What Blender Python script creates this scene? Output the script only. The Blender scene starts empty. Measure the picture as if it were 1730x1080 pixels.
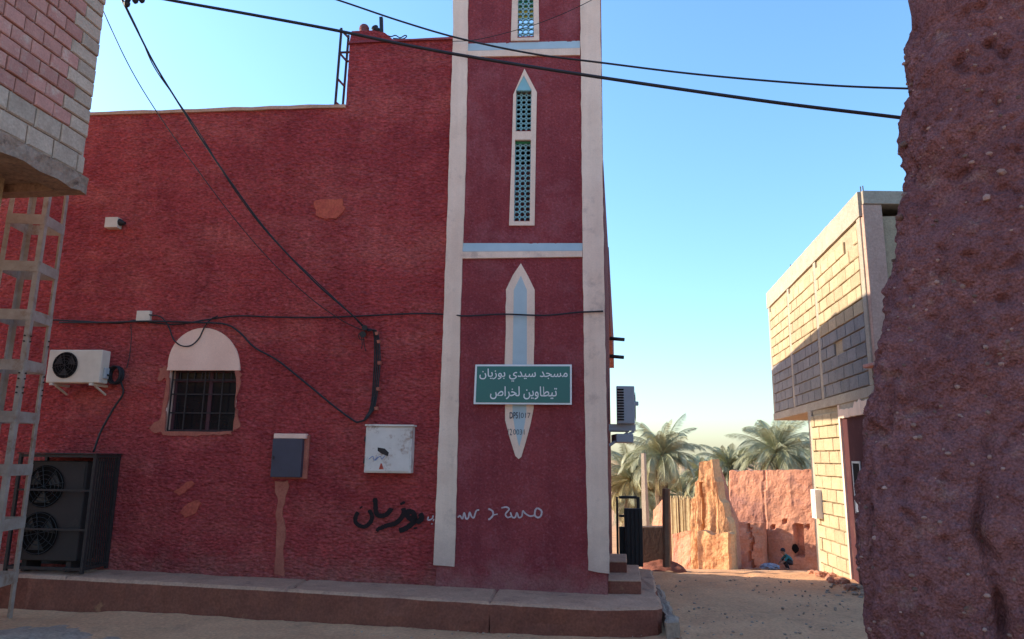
import bpy, bmesh, math, random
from mathutils import Vector, Matrix, noise
R = math.radians
random.seed(11)
S = bpy.context.scene
COL = S.collection

# ------------------------------------------------------------------ camera
FPX = 1200.0                                  # focal length in photo pixels (1730 wide)
PITCH, ROLL, CAM_H = math.atan(232/1200), 0.013, 1.75
cam = bpy.data.cameras.new('camera'); cam_o = bpy.data.objects.new('camera', cam); COL.objects.link(cam_o)
cam.sensor_width = 36; cam.lens = FPX/1730*36; cam.clip_start = .05; cam.clip_end = 3000
_f = Vector((0, math.cos(PITCH), math.sin(PITCH))); _u0 = Vector((0, -math.sin(PITCH), math.cos(PITCH))); _r0 = Vector((1, 0, 0))
CR = _r0*math.cos(ROLL)+_u0*math.sin(ROLL); CU = -_r0*math.sin(ROLL)+_u0*math.cos(ROLL); CF = _f
CO = Vector((0, 0, CAM_H))
cam_o.matrix_world = Matrix((( CR.x, CU.x, -CF.x, CO.x), (CR.y, CU.y, -CF.y, CO.y), (CR.z, CU.z, -CF.z, CO.z), (0, 0, 0, 1)))
S.camera = cam_o

# ------------------------------------------------------------------ sky, sun, exposure
SUN_EL, SUN_AHEAD = R(21), R(20)             # sun low on the left, a little ahead of the camera
sun_dir = Vector((-math.cos(SUN_AHEAD)*math.cos(SUN_EL), math.sin(SUN_AHEAD)*math.cos(SUN_EL), math.sin(SUN_EL)))
W = bpy.data.worlds.new('World'); S.world = W; W.use_nodes = True
nt = W.node_tree; bg = nt.nodes['Background']
sky = nt.nodes.new('ShaderNodeTexSky'); sky.sky_type = 'NISHITA'; sky.sun_disc = False
sky.sun_elevation = SUN_EL; sky.sun_rotation = math.atan2(sun_dir.x, sun_dir.y)
sky.air_density = 1.45; sky.dust_density = .9; sky.ozone_density = 7.0
nt.links.new(sky.outputs[0], bg.inputs[0]); bg.inputs[1].default_value = 0.092
sl = bpy.data.lights.new('sun', 'SUN'); sl.energy = 2.2; sl.angle = R(.6); sl.color = (1, .86, .66)
so = bpy.data.objects.new('sun', sl); COL.objects.link(so)
so.rotation_euler = sun_dir.to_track_quat('Z', 'Y').to_euler()
vs = S.view_settings; vs.view_transform = 'Standard'; vs.look = 'None'; vs.gamma = 1; vs.exposure = 2.15
S.cycles.max_bounces = 8; S.cycles.diffuse_bounces = 5

# ------------------------------------------------------------------ pixel <-> place helpers (photo pixels, 1730 x 1080)
def ray(px, py):
    return (CF + CR*((px-865)/FPX) + CU*((540-py)/FPX))
def atd(px, py, d):                           # point at depth y = d
    r = ray(px, py); return CO + r*(d/r.y)
def atz(px, py, z):                           # point at height z
    r = ray(px, py); return CO + r*((z-CO.z)/r.z)
FA = R(5.2)
FX = Vector((math.cos(FA), -math.sin(FA), 0)); FN = Vector((-math.sin(FA), -math.cos(FA), 0)); UZ = Vector((0, 0, 1))
_p = atd(768, 780, 8.47); FO = Vector((_p.x, _p.y, 0))
def fp(px, py, off=0):                        # point on the mosque front, 'off' metres proud of it
    r = ray(px, py); P0 = FO+FN*off; return CO + r*((P0-CO).dot(FN)/r.dot(FN))
def fuz(px, py, off=0):
    p = fp(px, py, off); return ((p-FO).dot(FX), p.z)
def fl(u, z, off=0): return FO+FX*u+UZ*z+FN*off

# ------------------------------------------------------------------ mesh helpers
def tag(o, label=None, cat=None, group=None, kind=None):
    if label: o['label'] = label
    if cat: o['category'] = cat
    if group: o['group'] = group
    if kind: o['kind'] = kind
    return o
def adopt(o, parent):
    if parent is not None:
        o.parent = parent
        if parent.type == 'EMPTY': o.matrix_parent_inverse = Matrix.Translation(parent.location).inverted()
def empty(name, loc, label, cat, group=None):
    o = bpy.data.objects.new(name, None); COL.objects.link(o); o.location = loc; o.empty_display_size = .2
    return tag(o, label, cat, group)
class MB:
    def __init__(s): s.v = []; s.f = []; s.m = []; s.mi = 0
    def face(s, pts, mi=None):
        i = len(s.v); s.v += [tuple(p) for p in pts]; s.f.append(tuple(range(i, i+len(pts)))); s.m.append(s.mi if mi is None else mi)
    def hexa(s, a):                           # 8 corners: bottom ring 0-3, top ring 4-7
        i = len(s.v); s.v += [tuple(p) for p in a]
        for q in ((3,2,1,0),(4,5,6,7),(0,1,5,4),(1,2,6,5),(2,3,7,6),(3,0,4,7)): s.f.append(tuple(i+k for k in q)); s.m.append(s.mi)
    def box(s, c, size, X=Vector((1,0,0)), Y=Vector((0,1,0)), Z=UZ):
        c = Vector(c); x, y, z = X*(size[0]/2), Y*(size[1]/2), Z*(size[2]/2)
        s.hexa([c-x-y-z, c+x-y-z, c+x+y-z, c-x+y-z, c-x-y+z, c+x-y+z, c+x+y+z, c-x+y+z])
    def fbox(s, u0, u1, z0, z1, o0, o1):      # box on the mosque front: offsets o0 (inner) .. o1 (outer)
        s.hexa([fl(u0,z0,o1), fl(u1,z0,o1), fl(u1,z0,o0), fl(u0,z0,o0), fl(u0,z1,o1), fl(u1,z1,o1), fl(u1,z1,o0), fl(u0,z1,o0)])
    def bar(s, a, b, w, h=None, up=UZ):
        a, b = Vector(a), Vector(b); d = (b-a); L = d.length; d.normalize()
        if abs(d.dot(up)) > .98: up = Vector((0,1,0))
        x = d.cross(up).normalized(); y = x.cross(d)
        s.box((a+b)/2, (w, L, h or w), x, d, y)
    def prism(s, front, back):
        n = len(front); i = len(s.v); s.v += [tuple(p) for p in front]+[tuple(p) for p in back]
        s.f.append(tuple(i+k for k in range(n))); s.m.append(s.mi)
        s.f.append(tuple(i+n+k for k in reversed(range(n)))); s.m.append(s.mi)
        for k in range(n):
            j = (k+1) % n; s.f.append((i+j, i+k, i+n+k, i+n+j)); s.m.append(s.mi)
    def fpoly(s, pxs, o1, o0=0.0):            # outline in photo pixels lying on the mosque front, extruded to the wall
        f = [fp(x, y, o1) for x, y in pxs]; s.prism(f, [p-FN*(o1-o0) for p in f])
    def tube(s, path, r, n=8, caps=True):
        path = [Vector(p) for p in path]; m = len(path); i0 = len(s.v)
        rr = r if isinstance(r, (list, tuple)) else [r]*m
        t = (path[1]-path[0]).normalized(); ref = UZ if abs(t.z) < .9 else Vector((1,0,0)); x = t.cross(ref).normalized()
        for k in range(m):
            t = (path[min(k+1, m-1)]-path[max(k-1, 0)]).normalized(); x = (x-t*x.dot(t)).normalized(); y = t.cross(x)
            for q in range(n):
                a = 2*math.pi*q/n; s.v.append(tuple(path[k]+(x*math.cos(a)+y*math.sin(a))*rr[k]))
        for k in range(m-1):
            for q in range(n):
                a, b = i0+k*n+q, i0+k*n+(q+1) % n; s.f.append((a, b, b+n, a+n)); s.m.append(s.mi)
        if caps:
            s.f.append(tuple(i0+q for q in reversed(range(n)))); s.m.append(s.mi)
            s.f.append(tuple(i0+(m-1)*n+q for q in range(n))); s.m.append(s.mi)
    def disc(s, c, r0, r1, d, n=24, axis=None, X=None, thick=0):      # ring / disc facing axis
        c = Vector(c); Y = axis.cross(X)
        for q in range(n):
            a, b = 2*math.pi*q/n, 2*math.pi*(q+1)/n
            A, B = X*math.cos(a)+Y*math.sin(a), X*math.cos(b)+Y*math.sin(b)
            if r0 > 0: s.face([c+A*r0, c+A*r1, c+B*r1, c+B*r0])
            else: s.face([c, c+A*r1, c+B*r1])
    def mesh(s, name, mats, smooth=False):
        me = bpy.data.meshes.new(name); me.from_pydata(s.v, [], s.f)
        for m in (mats if isinstance(mats, (list, tuple)) else [mats]): me.materials.append(m)
        if any(s.m): me.polygons.foreach_set('material_index', s.m)
        if smooth: me.polygons.foreach_set('use_smooth', [True]*len(s.f))
        me.update(); return me
    def build(s, name, mats, parent=None, smooth=False, bevel=0, fix=True):
        me = s.mesh(name, mats, smooth)
        if fix:
            bm = bmesh.new(); bm.from_mesh(me)
            if smooth or bevel: bmesh.ops.remove_doubles(bm, verts=bm.verts, dist=1e-5)
            bmesh.ops.recalc_face_normals(bm, faces=bm.faces); bm.to_mesh(me); bm.free()
        o = bpy.data.objects.new(name, me); COL.objects.link(o); adopt(o, parent)
        if bevel:
            b = o.modifiers.new('edge', 'BEVEL'); b.width = bevel; b.segments = 2; b.limit_method = 'ANGLE'; b.angle_limit = R(40)
        return o
def smooth_path(pts, n=10):                    # Catmull-Rom
    pts = [Vector(p) for p in pts]; P = [pts[0]*2-pts[1]]+pts+[pts[-1]*2-pts[-2]]; out = []
    for i in range(1, len(P)-2):
        a, b, c, d = P[i-1], P[i], P[i+1], P[i+2]
        for k in range(n):
            t = k/n; out.append(.5*((2*b)+(c-a)*t+(2*a-5*b+4*c-d)*t*t+(3*b-a-3*c+d)*t**3))
    out.append(pts[-1]); return out
def fbm(p, oct=4, H=.6):
    v = 0; a = 1; s = 1
    for _ in range(oct): v += a*noise.noise(p*s); a *= H; s *= 2.03
    return v

# ------------------------------------------------------------------ materials
def pmat(name, c1, c2=None, scale=6, rough=.85, bump=0., bscale=40, metal=0., rnd=0., fine=.0, spec=.3, stretch=None, stain=None, stain_scale=2.5, stain_lo=.55, stain_hi=.68, pits=0., bdist=.02, coord='Object', splash=None, flecks=None, streak=0.):
    m = bpy.data.materials.new(name); m.use_nodes = True; n = m.node_tree.nodes; l = m.node_tree.links
    b = n['Principled BSDF']; b.inputs['Roughness'].default_value = rough; b.inputs['Metallic'].default_value = metal
    b.inputs['Specular IOR Level'].default_value = spec
    tc = n.new('ShaderNodeTexCoord'); vec = tc.outputs[coord]
    if rnd:
        oi = n.new('ShaderNodeObjectInfo'); mp = n.new('ShaderNodeVectorMath'); mp.operation = 'ADD'
        sc = n.new('ShaderNodeVectorMath'); sc.operation = 'SCALE'; sc.inputs[0].default_value = (37, 17, 53); l.new(oi.outputs['Random'], sc.inputs['Scale'])
        l.new(vec, mp.inputs[0]); l.new(sc.outputs[0], mp.inputs[1]); vec = mp.outputs[0]
    if stretch:
        mp2 = n.new('ShaderNodeMapping'); mp2.inputs['Scale'].default_value = stretch; l.new(vec, mp2.inputs['Vector']); vec2 = mp2.outputs[0]
    else: vec2 = vec
    if c2 is None: c2 = tuple(c*.8 for c in c1)
    nz = n.new('ShaderNodeTexNoise'); nz.inputs['Scale'].default_value = scale; nz.inputs['Detail'].default_value = 6; nz.inputs['Roughness'].default_value = .62; l.new(vec, nz.inputs['Vector'])
    rp = n.new('ShaderNodeValToRGB'); rp.color_ramp.elements[0].position = .34; rp.color_ramp.elements[1].position = .66
    rp.color_ramp.elements[0].color = (*c1, 1); rp.color_ramp.elements[1].color = (*c2, 1); l.new(nz.outputs[0], rp.inputs[0]); col = rp.outputs[0]
    def mixc(fac, a, bcol, mode='MIX'):
        x = n.new('ShaderNodeMix'); x.data_type = 'RGBA'; x.blend_type = mode
        if isinstance(fac, (int, float)): x.inputs[0].default_value = fac
        else: l.new(fac, x.inputs[0])
        l.new(a, x.inputs[6])
        if isinstance(bcol, tuple): x.inputs[7].default_value = (*bcol, 1)
        else: l.new(bcol, x.inputs[7])
        return x.outputs[2]
    if stain:
        n2 = n.new('ShaderNodeTexNoise'); n2.inputs['Scale'].default_value = stain_scale; n2.inputs['Detail'].default_value = 8; n2.inputs['Roughness'].default_value = .7; l.new(vec2, n2.inputs['Vector'])
        r2 = n.new('ShaderNodeMapRange'); r2.inputs[1].default_value = stain_lo; r2.inputs[2].default_value = stain_hi; l.new(n2.outputs[0], r2.inputs[0])
        col = mixc(r2.outputs[0], col, stain)
    if flecks:
        nf = n.new('ShaderNodeTexNoise'); nf.inputs['Scale'].default_value = bscale*.9; nf.inputs['Detail'].default_value = 3; l.new(vec2, nf.inputs['Vector'])
        rf_ = n.new('ShaderNodeMapRange'); rf_.inputs[1].default_value = .55; rf_.inputs[2].default_value = .80; rf_.inputs[4].default_value = .55; l.new(nf.outputs[0], rf_.inputs[0]); col = mixc(rf_.outputs[0], col, flecks)
    if streak:                                    # rain runs down the paint
        ms = n.new('ShaderNodeMapping'); ms.inputs['Scale'].default_value = (5, 5, .22); l.new(vec, ms.inputs['Vector'])
        nk = n.new('ShaderNodeTexNoise'); nk.inputs['Scale'].default_value = 1.6; nk.inputs['Detail'].default_value = 6; nk.inputs['Roughness'].default_value = .65; l.new(ms.outputs[0], nk.inputs['Vector'])
        rk = n.new('ShaderNodeMapRange'); rk.inputs[1].default_value = .35; rk.inputs[2].default_value = .65; rk.inputs[3].default_value = 1-streak; rk.inputs[4].default_value = 1+streak*.7; l.new(nk.outputs[0], rk.inputs[0])
        vk = n.new('ShaderNodeVectorMath'); vk.operation = 'SCALE'; l.new(col, vk.inputs[0]); l.new(rk.outputs[0], vk.inputs['Scale']); col = vk.outputs[0]
    if splash:                                    # dust thrown up on the foot of a wall
        sx = n.new('ShaderNodeSeparateXYZ'); l.new(tc.outputs['Object'], sx.inputs[0])
        ns_ = n.new('ShaderNodeTexNoise'); ns_.inputs['Scale'].default_value = 3.5; ns_.inputs['Detail'].default_value = 7; ns_.inputs['Roughness'].default_value = .7; l.new(vec, ns_.inputs['Vector'])
        ad = n.new('ShaderNodeMath'); ad.operation = 'MULTIPLY_ADD'; l.new(ns_.outputs[0], ad.inputs[0]); ad.inputs[1].default_value = -1.1; l.new(sx.outputs['Z'], ad.inputs[2])
        rs_ = n.new('ShaderNodeMapRange'); rs_.inputs[1].default_value = splash[0]-.55; rs_.inputs[2].default_value = splash[1]-.55; rs_.inputs[3].default_value = .75; rs_.inputs[4].default_value = 0; l.new(ad.outputs[0], rs_.inputs[0]); col = mixc(rs_.outputs[0], col, splash[2])
    if fine:
        n3 = n.new('ShaderNodeTexNoise'); n3.inputs['Scale'].default_value = bscale*1.2; n3.inputs['Detail'].default_value = 4; l.new(vec2, n3.inputs['Vector'])
        r3 = n.new('ShaderNodeMapRange'); r3.inputs[1].default_value = .3; r3.inputs[2].default_value = .7; r3.inputs[3].default_value = 1-fine; r3.inputs[4].default_value = 1+fine; l.new(n3.outputs[0], r3.inputs[0])
        vm = n.new('ShaderNodeVectorMath'); vm.operation = 'SCALE'; l.new(col, vm.inputs[0]); l.new(r3.outputs[0], vm.inputs['Scale']); col = vm.outputs[0]
    if rnd:
        r4 = n.new('ShaderNodeMapRange'); r4.inputs[3].default_value = 1-rnd; r4.inputs[4].default_value = 1+rnd*.6; l.new(oi.outputs['Random'], r4.inputs[0])
        vm = n.new('ShaderNodeVectorMath'); vm.operation = 'SCALE'; l.new(col, vm.inputs[0]); l.new(r4.outputs[0], vm.inputs['Scale']); col = vm.outputs[0]
    l.new(col, b.inputs['Base Color'])
    if bump:
        nb = n.new('ShaderNodeTexNoise'); nb.inputs['Scale'].default_value = bscale; nb.inputs['Detail'].default_value = 5; nb.inputs['Roughness'].default_value = .65; l.new(vec2, nb.inputs['Vector'])
        h = nb.outputs[0]
        if pits:
            vo = n.new('ShaderNodeTexVoronoi'); vo.inputs['Scale'].default_value = bscale*.8; l.new(vec2, vo.inputs['Vector'])
            ma = n.new('ShaderNodeMath'); ma.operation = 'MULTIPLY_ADD'; l.new(vo.outputs['Distance'], ma.inputs[0]); ma.inputs[1].default_value = -pits; l.new(h, ma.inputs[2]); h = ma.outputs[0]
        bp = n.new('ShaderNodeBump'); bp.inputs['Strength'].default_value = bump; bp.inputs['Distance'].default_value = bdist; l.new(h, bp.inputs['Height']); l.new(bp.outputs[0], b.inputs['Normal'])
    return m
M = {}
M['hall'] = pmat('red_roughcast', (.50,.078,.076), (.36,.052,.057), 1.6, .95, 1.0, 20, fine=.34, spec=.12, stain=(.56,.13,.11), stain_scale=.9, stain_lo=.48, stain_hi=.72, pits=.6, bdist=.06, stretch=(1,1,1.9), splash=(.20,.62,(.42,.16,.13)), flecks=(.58,.16,.15), streak=.10)
M['tower'] = pmat('maroon_roughcast', (.30,.060,.064), (.235,.045,.052), 2.0, .95, .7, 38, fine=.16, spec=.12, stain=(.36,.12,.13), stain_scale=1.4, stain_lo=.52, stain_hi=.8, pits=.4, bdist=.03, splash=(.22,.60,(.36,.16,.14)), flecks=(.40,.14,.16), streak=.09)
M['cream'] = pmat('cream_paint', (.84,.63,.49), (.76,.55,.42), 3, .9, .35, 60, fine=.05, spec=.2, stain=(.42,.29,.24), stain_scale=3.2, stain_lo=.56, stain_hi=.80, bdist=.008, streak=.07, splash=(.45,1.1,(.50,.34,.28)))
M['cream2'] = pmat('pale_plaster', (.86,.56,.44), (.78,.48,.37), 3, .9, .2, 50, fine=.05, spec=.2, bdist=.005)
M['paleblue'] = pmat('pale_blue_paint', (.44,.53,.55), (.38,.47,.50), 4, .85, .2, 60, spec=.25, bdist=.004)
M['teal'] = pmat('teal_lattice', (.30,.52,.56), (.22,.45,.47), 5, .7, .1, 60, spec=.3)
M['green_glass'] = pmat('green_glass', (.05,.28,.14), (.03,.22,.12), 8, .2, spec=.5)
M['yellow_glass'] = pmat('yellow_glass', (.55,.50,.08), (.45,.45,.10), 8, .25, spec=.5)
M['sign'] = pmat('sign_green', (.004,.125,.10), (.004,.11,.095), 3, .35, spec=.5)
M['white'] = pmat('white_paint', (.78,.77,.75), (.70,.69,.67), 6, .5, spec=.4)
M['acwhite'] = pmat('ac_casing', (.66,.55,.45), (.56,.46,.37), 5, .55, .05, 80, spec=.4, stain=(.42,.30,.24), stain_scale=5, stain_lo=.62, stain_hi=.85)
M['acdim'] = pmat('shade_dark_casing', (.036,.025,.023), (.026,.018,.017), 4, .7, .1, 60, spec=.3, stain=(.05,.035,.03), stain_scale=4)  # near-black colour stands for the shade inside the cage
M['acgrey'] = pmat('grey_casing', (.40,.42,.44), (.34,.36,.38), 5, .5, spec=.4)
M['black'] = pmat('black_metal', (.012,.012,.014), (.02,.018,.018), 10, .55, .1, 80, spec=.4)
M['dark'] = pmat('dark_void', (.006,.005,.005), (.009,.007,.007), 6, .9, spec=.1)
M['cable'] = pmat('black_cable', (.016,.016,.020), (.024,.022,.025), 20, .6, spec=.35)
M['iron'] = pmat('dark_iron', (.022,.016,.016), (.04,.025,.022), 18, .65, .2, 90, spec=.35)
M['redframe'] = pmat('red_brown_frame', (.09,.03,.035), (.07,.022,.028), 12, .6, spec=.3)
M['glass'] = pmat('dark_glass', (.012,.010,.012), (.02,.015,.016), 4, .15, spec=.5)
M['galv'] = pmat('galvanised_steel', (.47,.385,.32), (.35,.265,.21), 7, .6, .12, 50, metal=.15, spec=.5, stain=(.25,.12,.06), stain_scale=6, stain_lo=.54, stain_hi=.72)
M['plat'] = pmat('worn_concrete', (.53,.30,.195), (.43,.235,.15), 5, .95, .5, 34, fine=.16, spec=.15, stain=(.27,.15,.11), stain_scale=3, stain_lo=.55, stain_hi=.72, bdist=.015)
M['platred'] = pmat('red_painted_concrete', (.26,.095,.062), (.19,.068,.048), 3, .95, .5, 34, fine=.2, spec=.15, stain=(.50,.26,.13), stain_scale=1.5, stain_lo=.60, stain_hi=.72, bdist=.015)
M['ground'] = pmat('sandy_earth', (.68,.37,.20), (.57,.30,.16), 1.2, .98, .6, 26, fine=.16, spec=.08, stain=(.40,.23,.13), stain_scale=1.7, stain_lo=.55, stain_hi=.75, bdist=.02)
M['conc'] = pmat('grey_concrete', (.44,.32,.235), (.33,.235,.175), 6, .95, .7, 26, fine=.2, spec=.12, bdist=.02)
M['brickred'] = pmat('red_brick', (.52,.255,.205), (.43,.205,.165), 7, .92, .35, 45, rnd=.16, fine=.12, spec=.15, stain=(.56,.43,.34), stain_scale=5, stain_lo=.55, stain_hi=.72, bdist=.008)
M['block'] = pmat('cream_block', (.52,.395,.30), (.43,.32,.24), 7, .94, .45, 40, rnd=.16, fine=.14, spec=.12, bdist=.01)
M['mortar'] = pmat('mortar', (.50,.39,.31), (.40,.30,.24), 9, .96, .6, 40, fine=.15, spec=.1, bdist=.012)
M['beam'] = pmat('rough_concrete', (.36,.25,.185), (.27,.185,.135), 5, .95, .7, 22, fine=.18, spec=.1, stain=(.14,.10,.085), stain_scale=7, stain_lo=.56, stain_hi=.68, bdist=.025)
M['yblock'] = pmat('sandy_block', (.46,.355,.225), (.385,.295,.185), 6, .94, .45, 36, rnd=.14, fine=.14, spec=.1, bdist=.012)
M['ymortar'] = pmat('sandy_mortar', (.40,.315,.21), (.33,.255,.17), 9, .96, .6, 40, fine=.15, spec=.1, bdist=.012)
M['ybeam'] = pmat('pale_concrete_beam', (.40,.34,.265), (.33,.275,.215), 4, .94, .5, 28, fine=.12, spec=.1, bdist=.015)
M['door'] = pmat('maroon_door', (.085,.034,.036), (.065,.026,.03), 2, .95, .15, 30, spec=.06, stain=(.11,.055,.05), stain_scale=3)
M['mud'] = pmat('rough_mud', (.26,.112,.108), (.175,.072,.074), 5, .98, 1.0, 85, fine=.38, spec=.08, stain=(.32,.18,.15), stain_scale=6, stain_lo=.56, stain_hi=.72, pits=.8, bdist=.016)
M['stone'] = pmat('pale_pebble', (.37,.24,.20), (.25,.14,.12), 8, .9, .4, 60, rnd=.6, spec=.15)
M['ruin'] = pmat('orange_mud', (.56,.265,.165), (.47,.205,.13), 1.5, .97, .7, 14, fine=.12, spec=.08, stain=(.40,.19,.14), stain_scale=.8, stain_lo=.50, stain_hi=.58, bdist=.05)
M['ruin2'] = pmat('pale_mud', (.66,.38,.19), (.56,.29,.15), 1.5, .97, .8, 12, fine=.14, spec=.08, stain=(.44,.2,.1), stain_scale=1.2, stain_lo=.52, stain_hi=.66, bdist=.06)
M['thatch'] = pmat('dry_reed', (.58,.47,.28), (.46,.35,.19), 9, .95, spec=.1, rnd=.2)
M['wood'] = pmat('weathered_wood', (.27,.17,.11), (.20,.12,.08), 8, .9, .3, 30, spec=.15, stretch=(6,6,.6))
M['frond'] = pmat('palm_leaf', (.26,.275,.155), (.32,.325,.20), 1.2, .55, spec=.4, rnd=.1)
M['frond_dry'] = pmat('dry_palm_leaf', (.34,.29,.13), (.26,.21,.10), 1.2, .7, spec=.25)
M['trunk'] = pmat('palm_trunk', (.16,.11,.075), (.11,.075,.05), 8, .95, .8, 14, spec=.1, bdist=.05)
M['patch'] = pmat('bare_plaster', (.42,.14,.095), (.35,.10,.072), 8, .95, .5, 50, fine=.15, spec=.1, bdist=.008)
M['orange'] = pmat('orange_patch', (.50,.115,.07), (.42,.08,.06), 8, .95, .6, 32, fine=.2, spec=.1, bdist=.02)
M['bluegrey'] = pmat('blue_grey_door', (.06,.052,.075), (.05,.042,.06), 5, .5, spec=.4)
M['rustwhite'] = pmat('rusty_white_steel', (.72,.63,.56), (.60,.52,.46), 4, .6, .1, 40, spec=.35, stain=(.34,.20,.14), stain_scale=5, stain_lo=.54, stain_hi=.66)
M['spray_black'] = pmat('black_spray', (.012,.012,.012), (.03,.014,.016), 25, .8, spec=.2)
M['spray_white'] = pmat('white_spray', (.62,.52,.52), (.45,.34,.35), 25, .85, spec=.2)
M['ink'] = pmat('faded_ink', (.10,.10,.12), (.04,.04,.05), 60, .8, spec=.2)
M['skin'] = pmat('skin', (.28,.15,.10), (.25,.13,.09), 6, .6)
M['teal_cloth'] = pmat('teal_cloth', (.03,.16,.16), (.02,.12,.13), 8, .85)
M['dark_cloth'] = pmat('dark_cloth', (.015,.014,.02), (.03,.025,.03), 8, .85)
M['blue_cloth'] = pmat('blue_cloth', (.13,.16,.24), (.42,.40,.40), 14, .85)

# ================================================================== GROUND
SD = Vector((.152, 1, 0)).normalized()          # direction in which the side street runs away
def gz(x, y):                                   # street level: flat, then falling away towards the oasis
    t = y-11.6
    z = 0 if t < 0 else -.145*t + .05*(1-math.exp(-t*1.5))
    if z < -2.7: z = -2.7-.02*min(1, (-2.7-z))
    return z
def make_ground():
    def axis(brk):
        out = []
        for a, b, st in brk:
            k = max(1, round((b-a)/st)); out += [a+(b-a)*i/k for i in range(k)]
        return out+[brk[-1][1]]
    xs = axis([(-900,-60,120), (-60,-12,6), (-12,-6.5,.5), (-6.5,6.5,.07), (6.5,14,.4), (14,60,6), (60,900,120)])
    ys = axis([(-300,-40,60), (-40,-4,6), (-4,6,.4), (6,12.6,.07), (12.6,32,.4), (32,60,4), (60,1500,160)])
    v, f = [], []
    for y in ys:
        for x in xs:
            z = gz(x, y)
            if -14 < x < 16 and -6 < y < 34:
                p = Vector((x, y, 0)); z += .030*fbm(p*.9, 3)+.010*fbm(p*5, 3)
                lx = x-(2.75+.15*(y-9)); z -= .022*(math.exp(-((lx-.55)/.11)**2)+math.exp(-((lx+.55)/.11)**2))*(1 if y > 5 else 0)*(.6+.6*noise.noise(Vector((x*2,y*1.5,4))))
                z += .012*max(0, noise.noise(Vector((x*6.5,y*6.5,2)))-.15)
                z += .05*max(0, 1-abs(x+4.4)/4)*max(0, 1-abs(y-8)/2.5)      # a little higher by the platform's left end
            v.append((x, y, z))
    nx = len(xs)
    for j in range(len(ys)-1):
        for i in range(nx-1):
            a = j*nx+i; f.append((a, a+1, a+nx+1, a+nx))
    mb = MB(); mb.v = v; mb.f = f; mb.m = [0]*len(f)
    return tag(mb.build('ground', M['ground'], smooth=True, fix=False), kind='structure')
make_ground()

def rough_block(name, mats, ring, zt, zb, parent=None, step=.06, amp=.012, seed=0, top_mat=0, side_mat=1):
    """low kerb-like block: plan outline (list of xy), top height function, bottom height; subdivided and worn"""
    mb = MB(); pts = []
    n = len(ring)
    for k in range(n):
        a, b = Vector(ring[k]), Vector(ring[(k+1) % n]); m = max(1, int((b-a).length/step))
        for i in range(m): pts.append(a+(b-a)*(i/m))
    N = len(pts); cen = sum(pts, Vector((0,0)))/N
    levels = [zb, .08, .5, .93, 1.0]
    V = []
    for li in range(5):
        for k in range(N):
            p = pts[k]; t = zt(p.x, p.y); z = zb+(t-zb)*(0, .08, .5, .93, 1)[li]
            q = Vector((p.x, p.y, z)); nrm = (pts[(k+1) % N]-pts[k-1]); nrm = Vector((nrm.y, -nrm.x)).normalized()
            d = amp*fbm(q*6+Vector((seed,0,0)), 3)
            if li == 4: d -= amp*1.4; 
            if li == 3: d += amp*.3
            w = max(0, noise.noise(q*2.3+Vector((seed, 3, 0)))-.25)*amp*4*(li >= 3)
            V.append((p.x+nrm.x*(d-w), p.y+nrm.y*(d-w), z-(w*.8 if li == 4 else 0)))
    mb.v = V
    for li in range(4):
        for k in range(N):
            j = (k+1) % N; mb.f.append((li*N+k, li*N+j, (li+1)*N+j, (li+1)*N+k)); mb.m.append(side_mat if li < 3 else top_mat)
    mb.f.append(tuple(4*N+k for k in range(N))); mb.m.append(top_mat)
    return mb.build(name, mats, parent, fix=True)

# raised platform along the mosque's foot; it steps down gently to the right and turns round the corner
def plat_z(x, y): return .295-.0185*(x+.3)
e_ = lambda px, py: atz(px, py, .02)
cR = e_(1007, 1073); cE = e_(1121, 1069)
e2 = cE+SD*2.75
def xy(p): return (p.x, p.y)
fronts = [e_(-170, 1024), e_(104, 1033), e_(480, 1048), e_(826, 1065)]
backs = [p-FN*((p-FO).dot(FN)+.3) for p in fronts]
platform = tag(rough_block('platform', [M['plat'], M['platred']], [xy(backs[3]+FX*.008), xy(fronts[3]+FX*.008), xy(cR), (cE.x-.06,cE.y-.01), (cE.x,cE.y+.07), xy(e2), (e2.x-1.2,e2.y), (e2.x-1.6,fl(.8,0,-.3).y)], plat_z, -.08, amp=.018), kind='structure')
for i in range(3):
    rough_block('slab', [M['plat'], M['platred']], [xy(backs[i]+FX*.005), xy(fronts[i]+FX*.005), xy(fronts[i+1]-FX*.005), xy(backs[i+1]-FX*.005)], plat_z, -.08, platform, amp=.018, seed=3*i+1)
# lower worn kerb outside the platform's street side
k0 = cE+Vector((.012, .10, 0)); kr = [(k0.x,k0.y-.22), (k0.x+.13,k0.y-.16), (k0.x+.17,k0.y+.1)]
k1 = k0+SD*2.4; kr += [(k1.x+.10,k1.y), (k1.x,k1.y)]
kerb = tag(rough_block('kerb', [M['conc'], M['conc']], kr, lambda x, y: .17-.03*(y-7), -.08, amp=.02, seed=9, step=.04), kind='structure')
# two steps up to the side door
def step(name, px0, px1, py, d0, z0, h, depth):
    a, b = atd(px0, py, d0), atd(px1, py, d0); mb = MB()
    back = SD*depth
    A = [Vector((a.x,a.y,z0)), Vector((b.x,b.y,z0)), Vector((b.x,b.y,z0))+back, Vector((a.x,a.y,z0))+back]
    mb.mi = 0; mb.hexa(A+[p+UZ*(h-.012) for p in A])
    mb.mi = 1; B = [p+UZ*(h-.011) for p in A]; mb.hexa([B[0]-SD*.006, B[1]-SD*.006+Vector((.006,0,0)), B[2]+Vector((.006,0,0)), B[3]]+[p+UZ*.014 for p in B])
    return mb.build(name, [M['platred'], M['plat']], platform, bevel=.012)
d1_ = atz(1055, 1004, .262).y; h1_ = atd(1055, 981, d1_).z-.262
step('step', 1026, 1083, 990, d1_, .262, h1_, 1.2)
d2_ = atz(1045, 968, .262+h1_).y; h2_ = atd(1045, 949, d2_).z-.262-h1_
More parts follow.
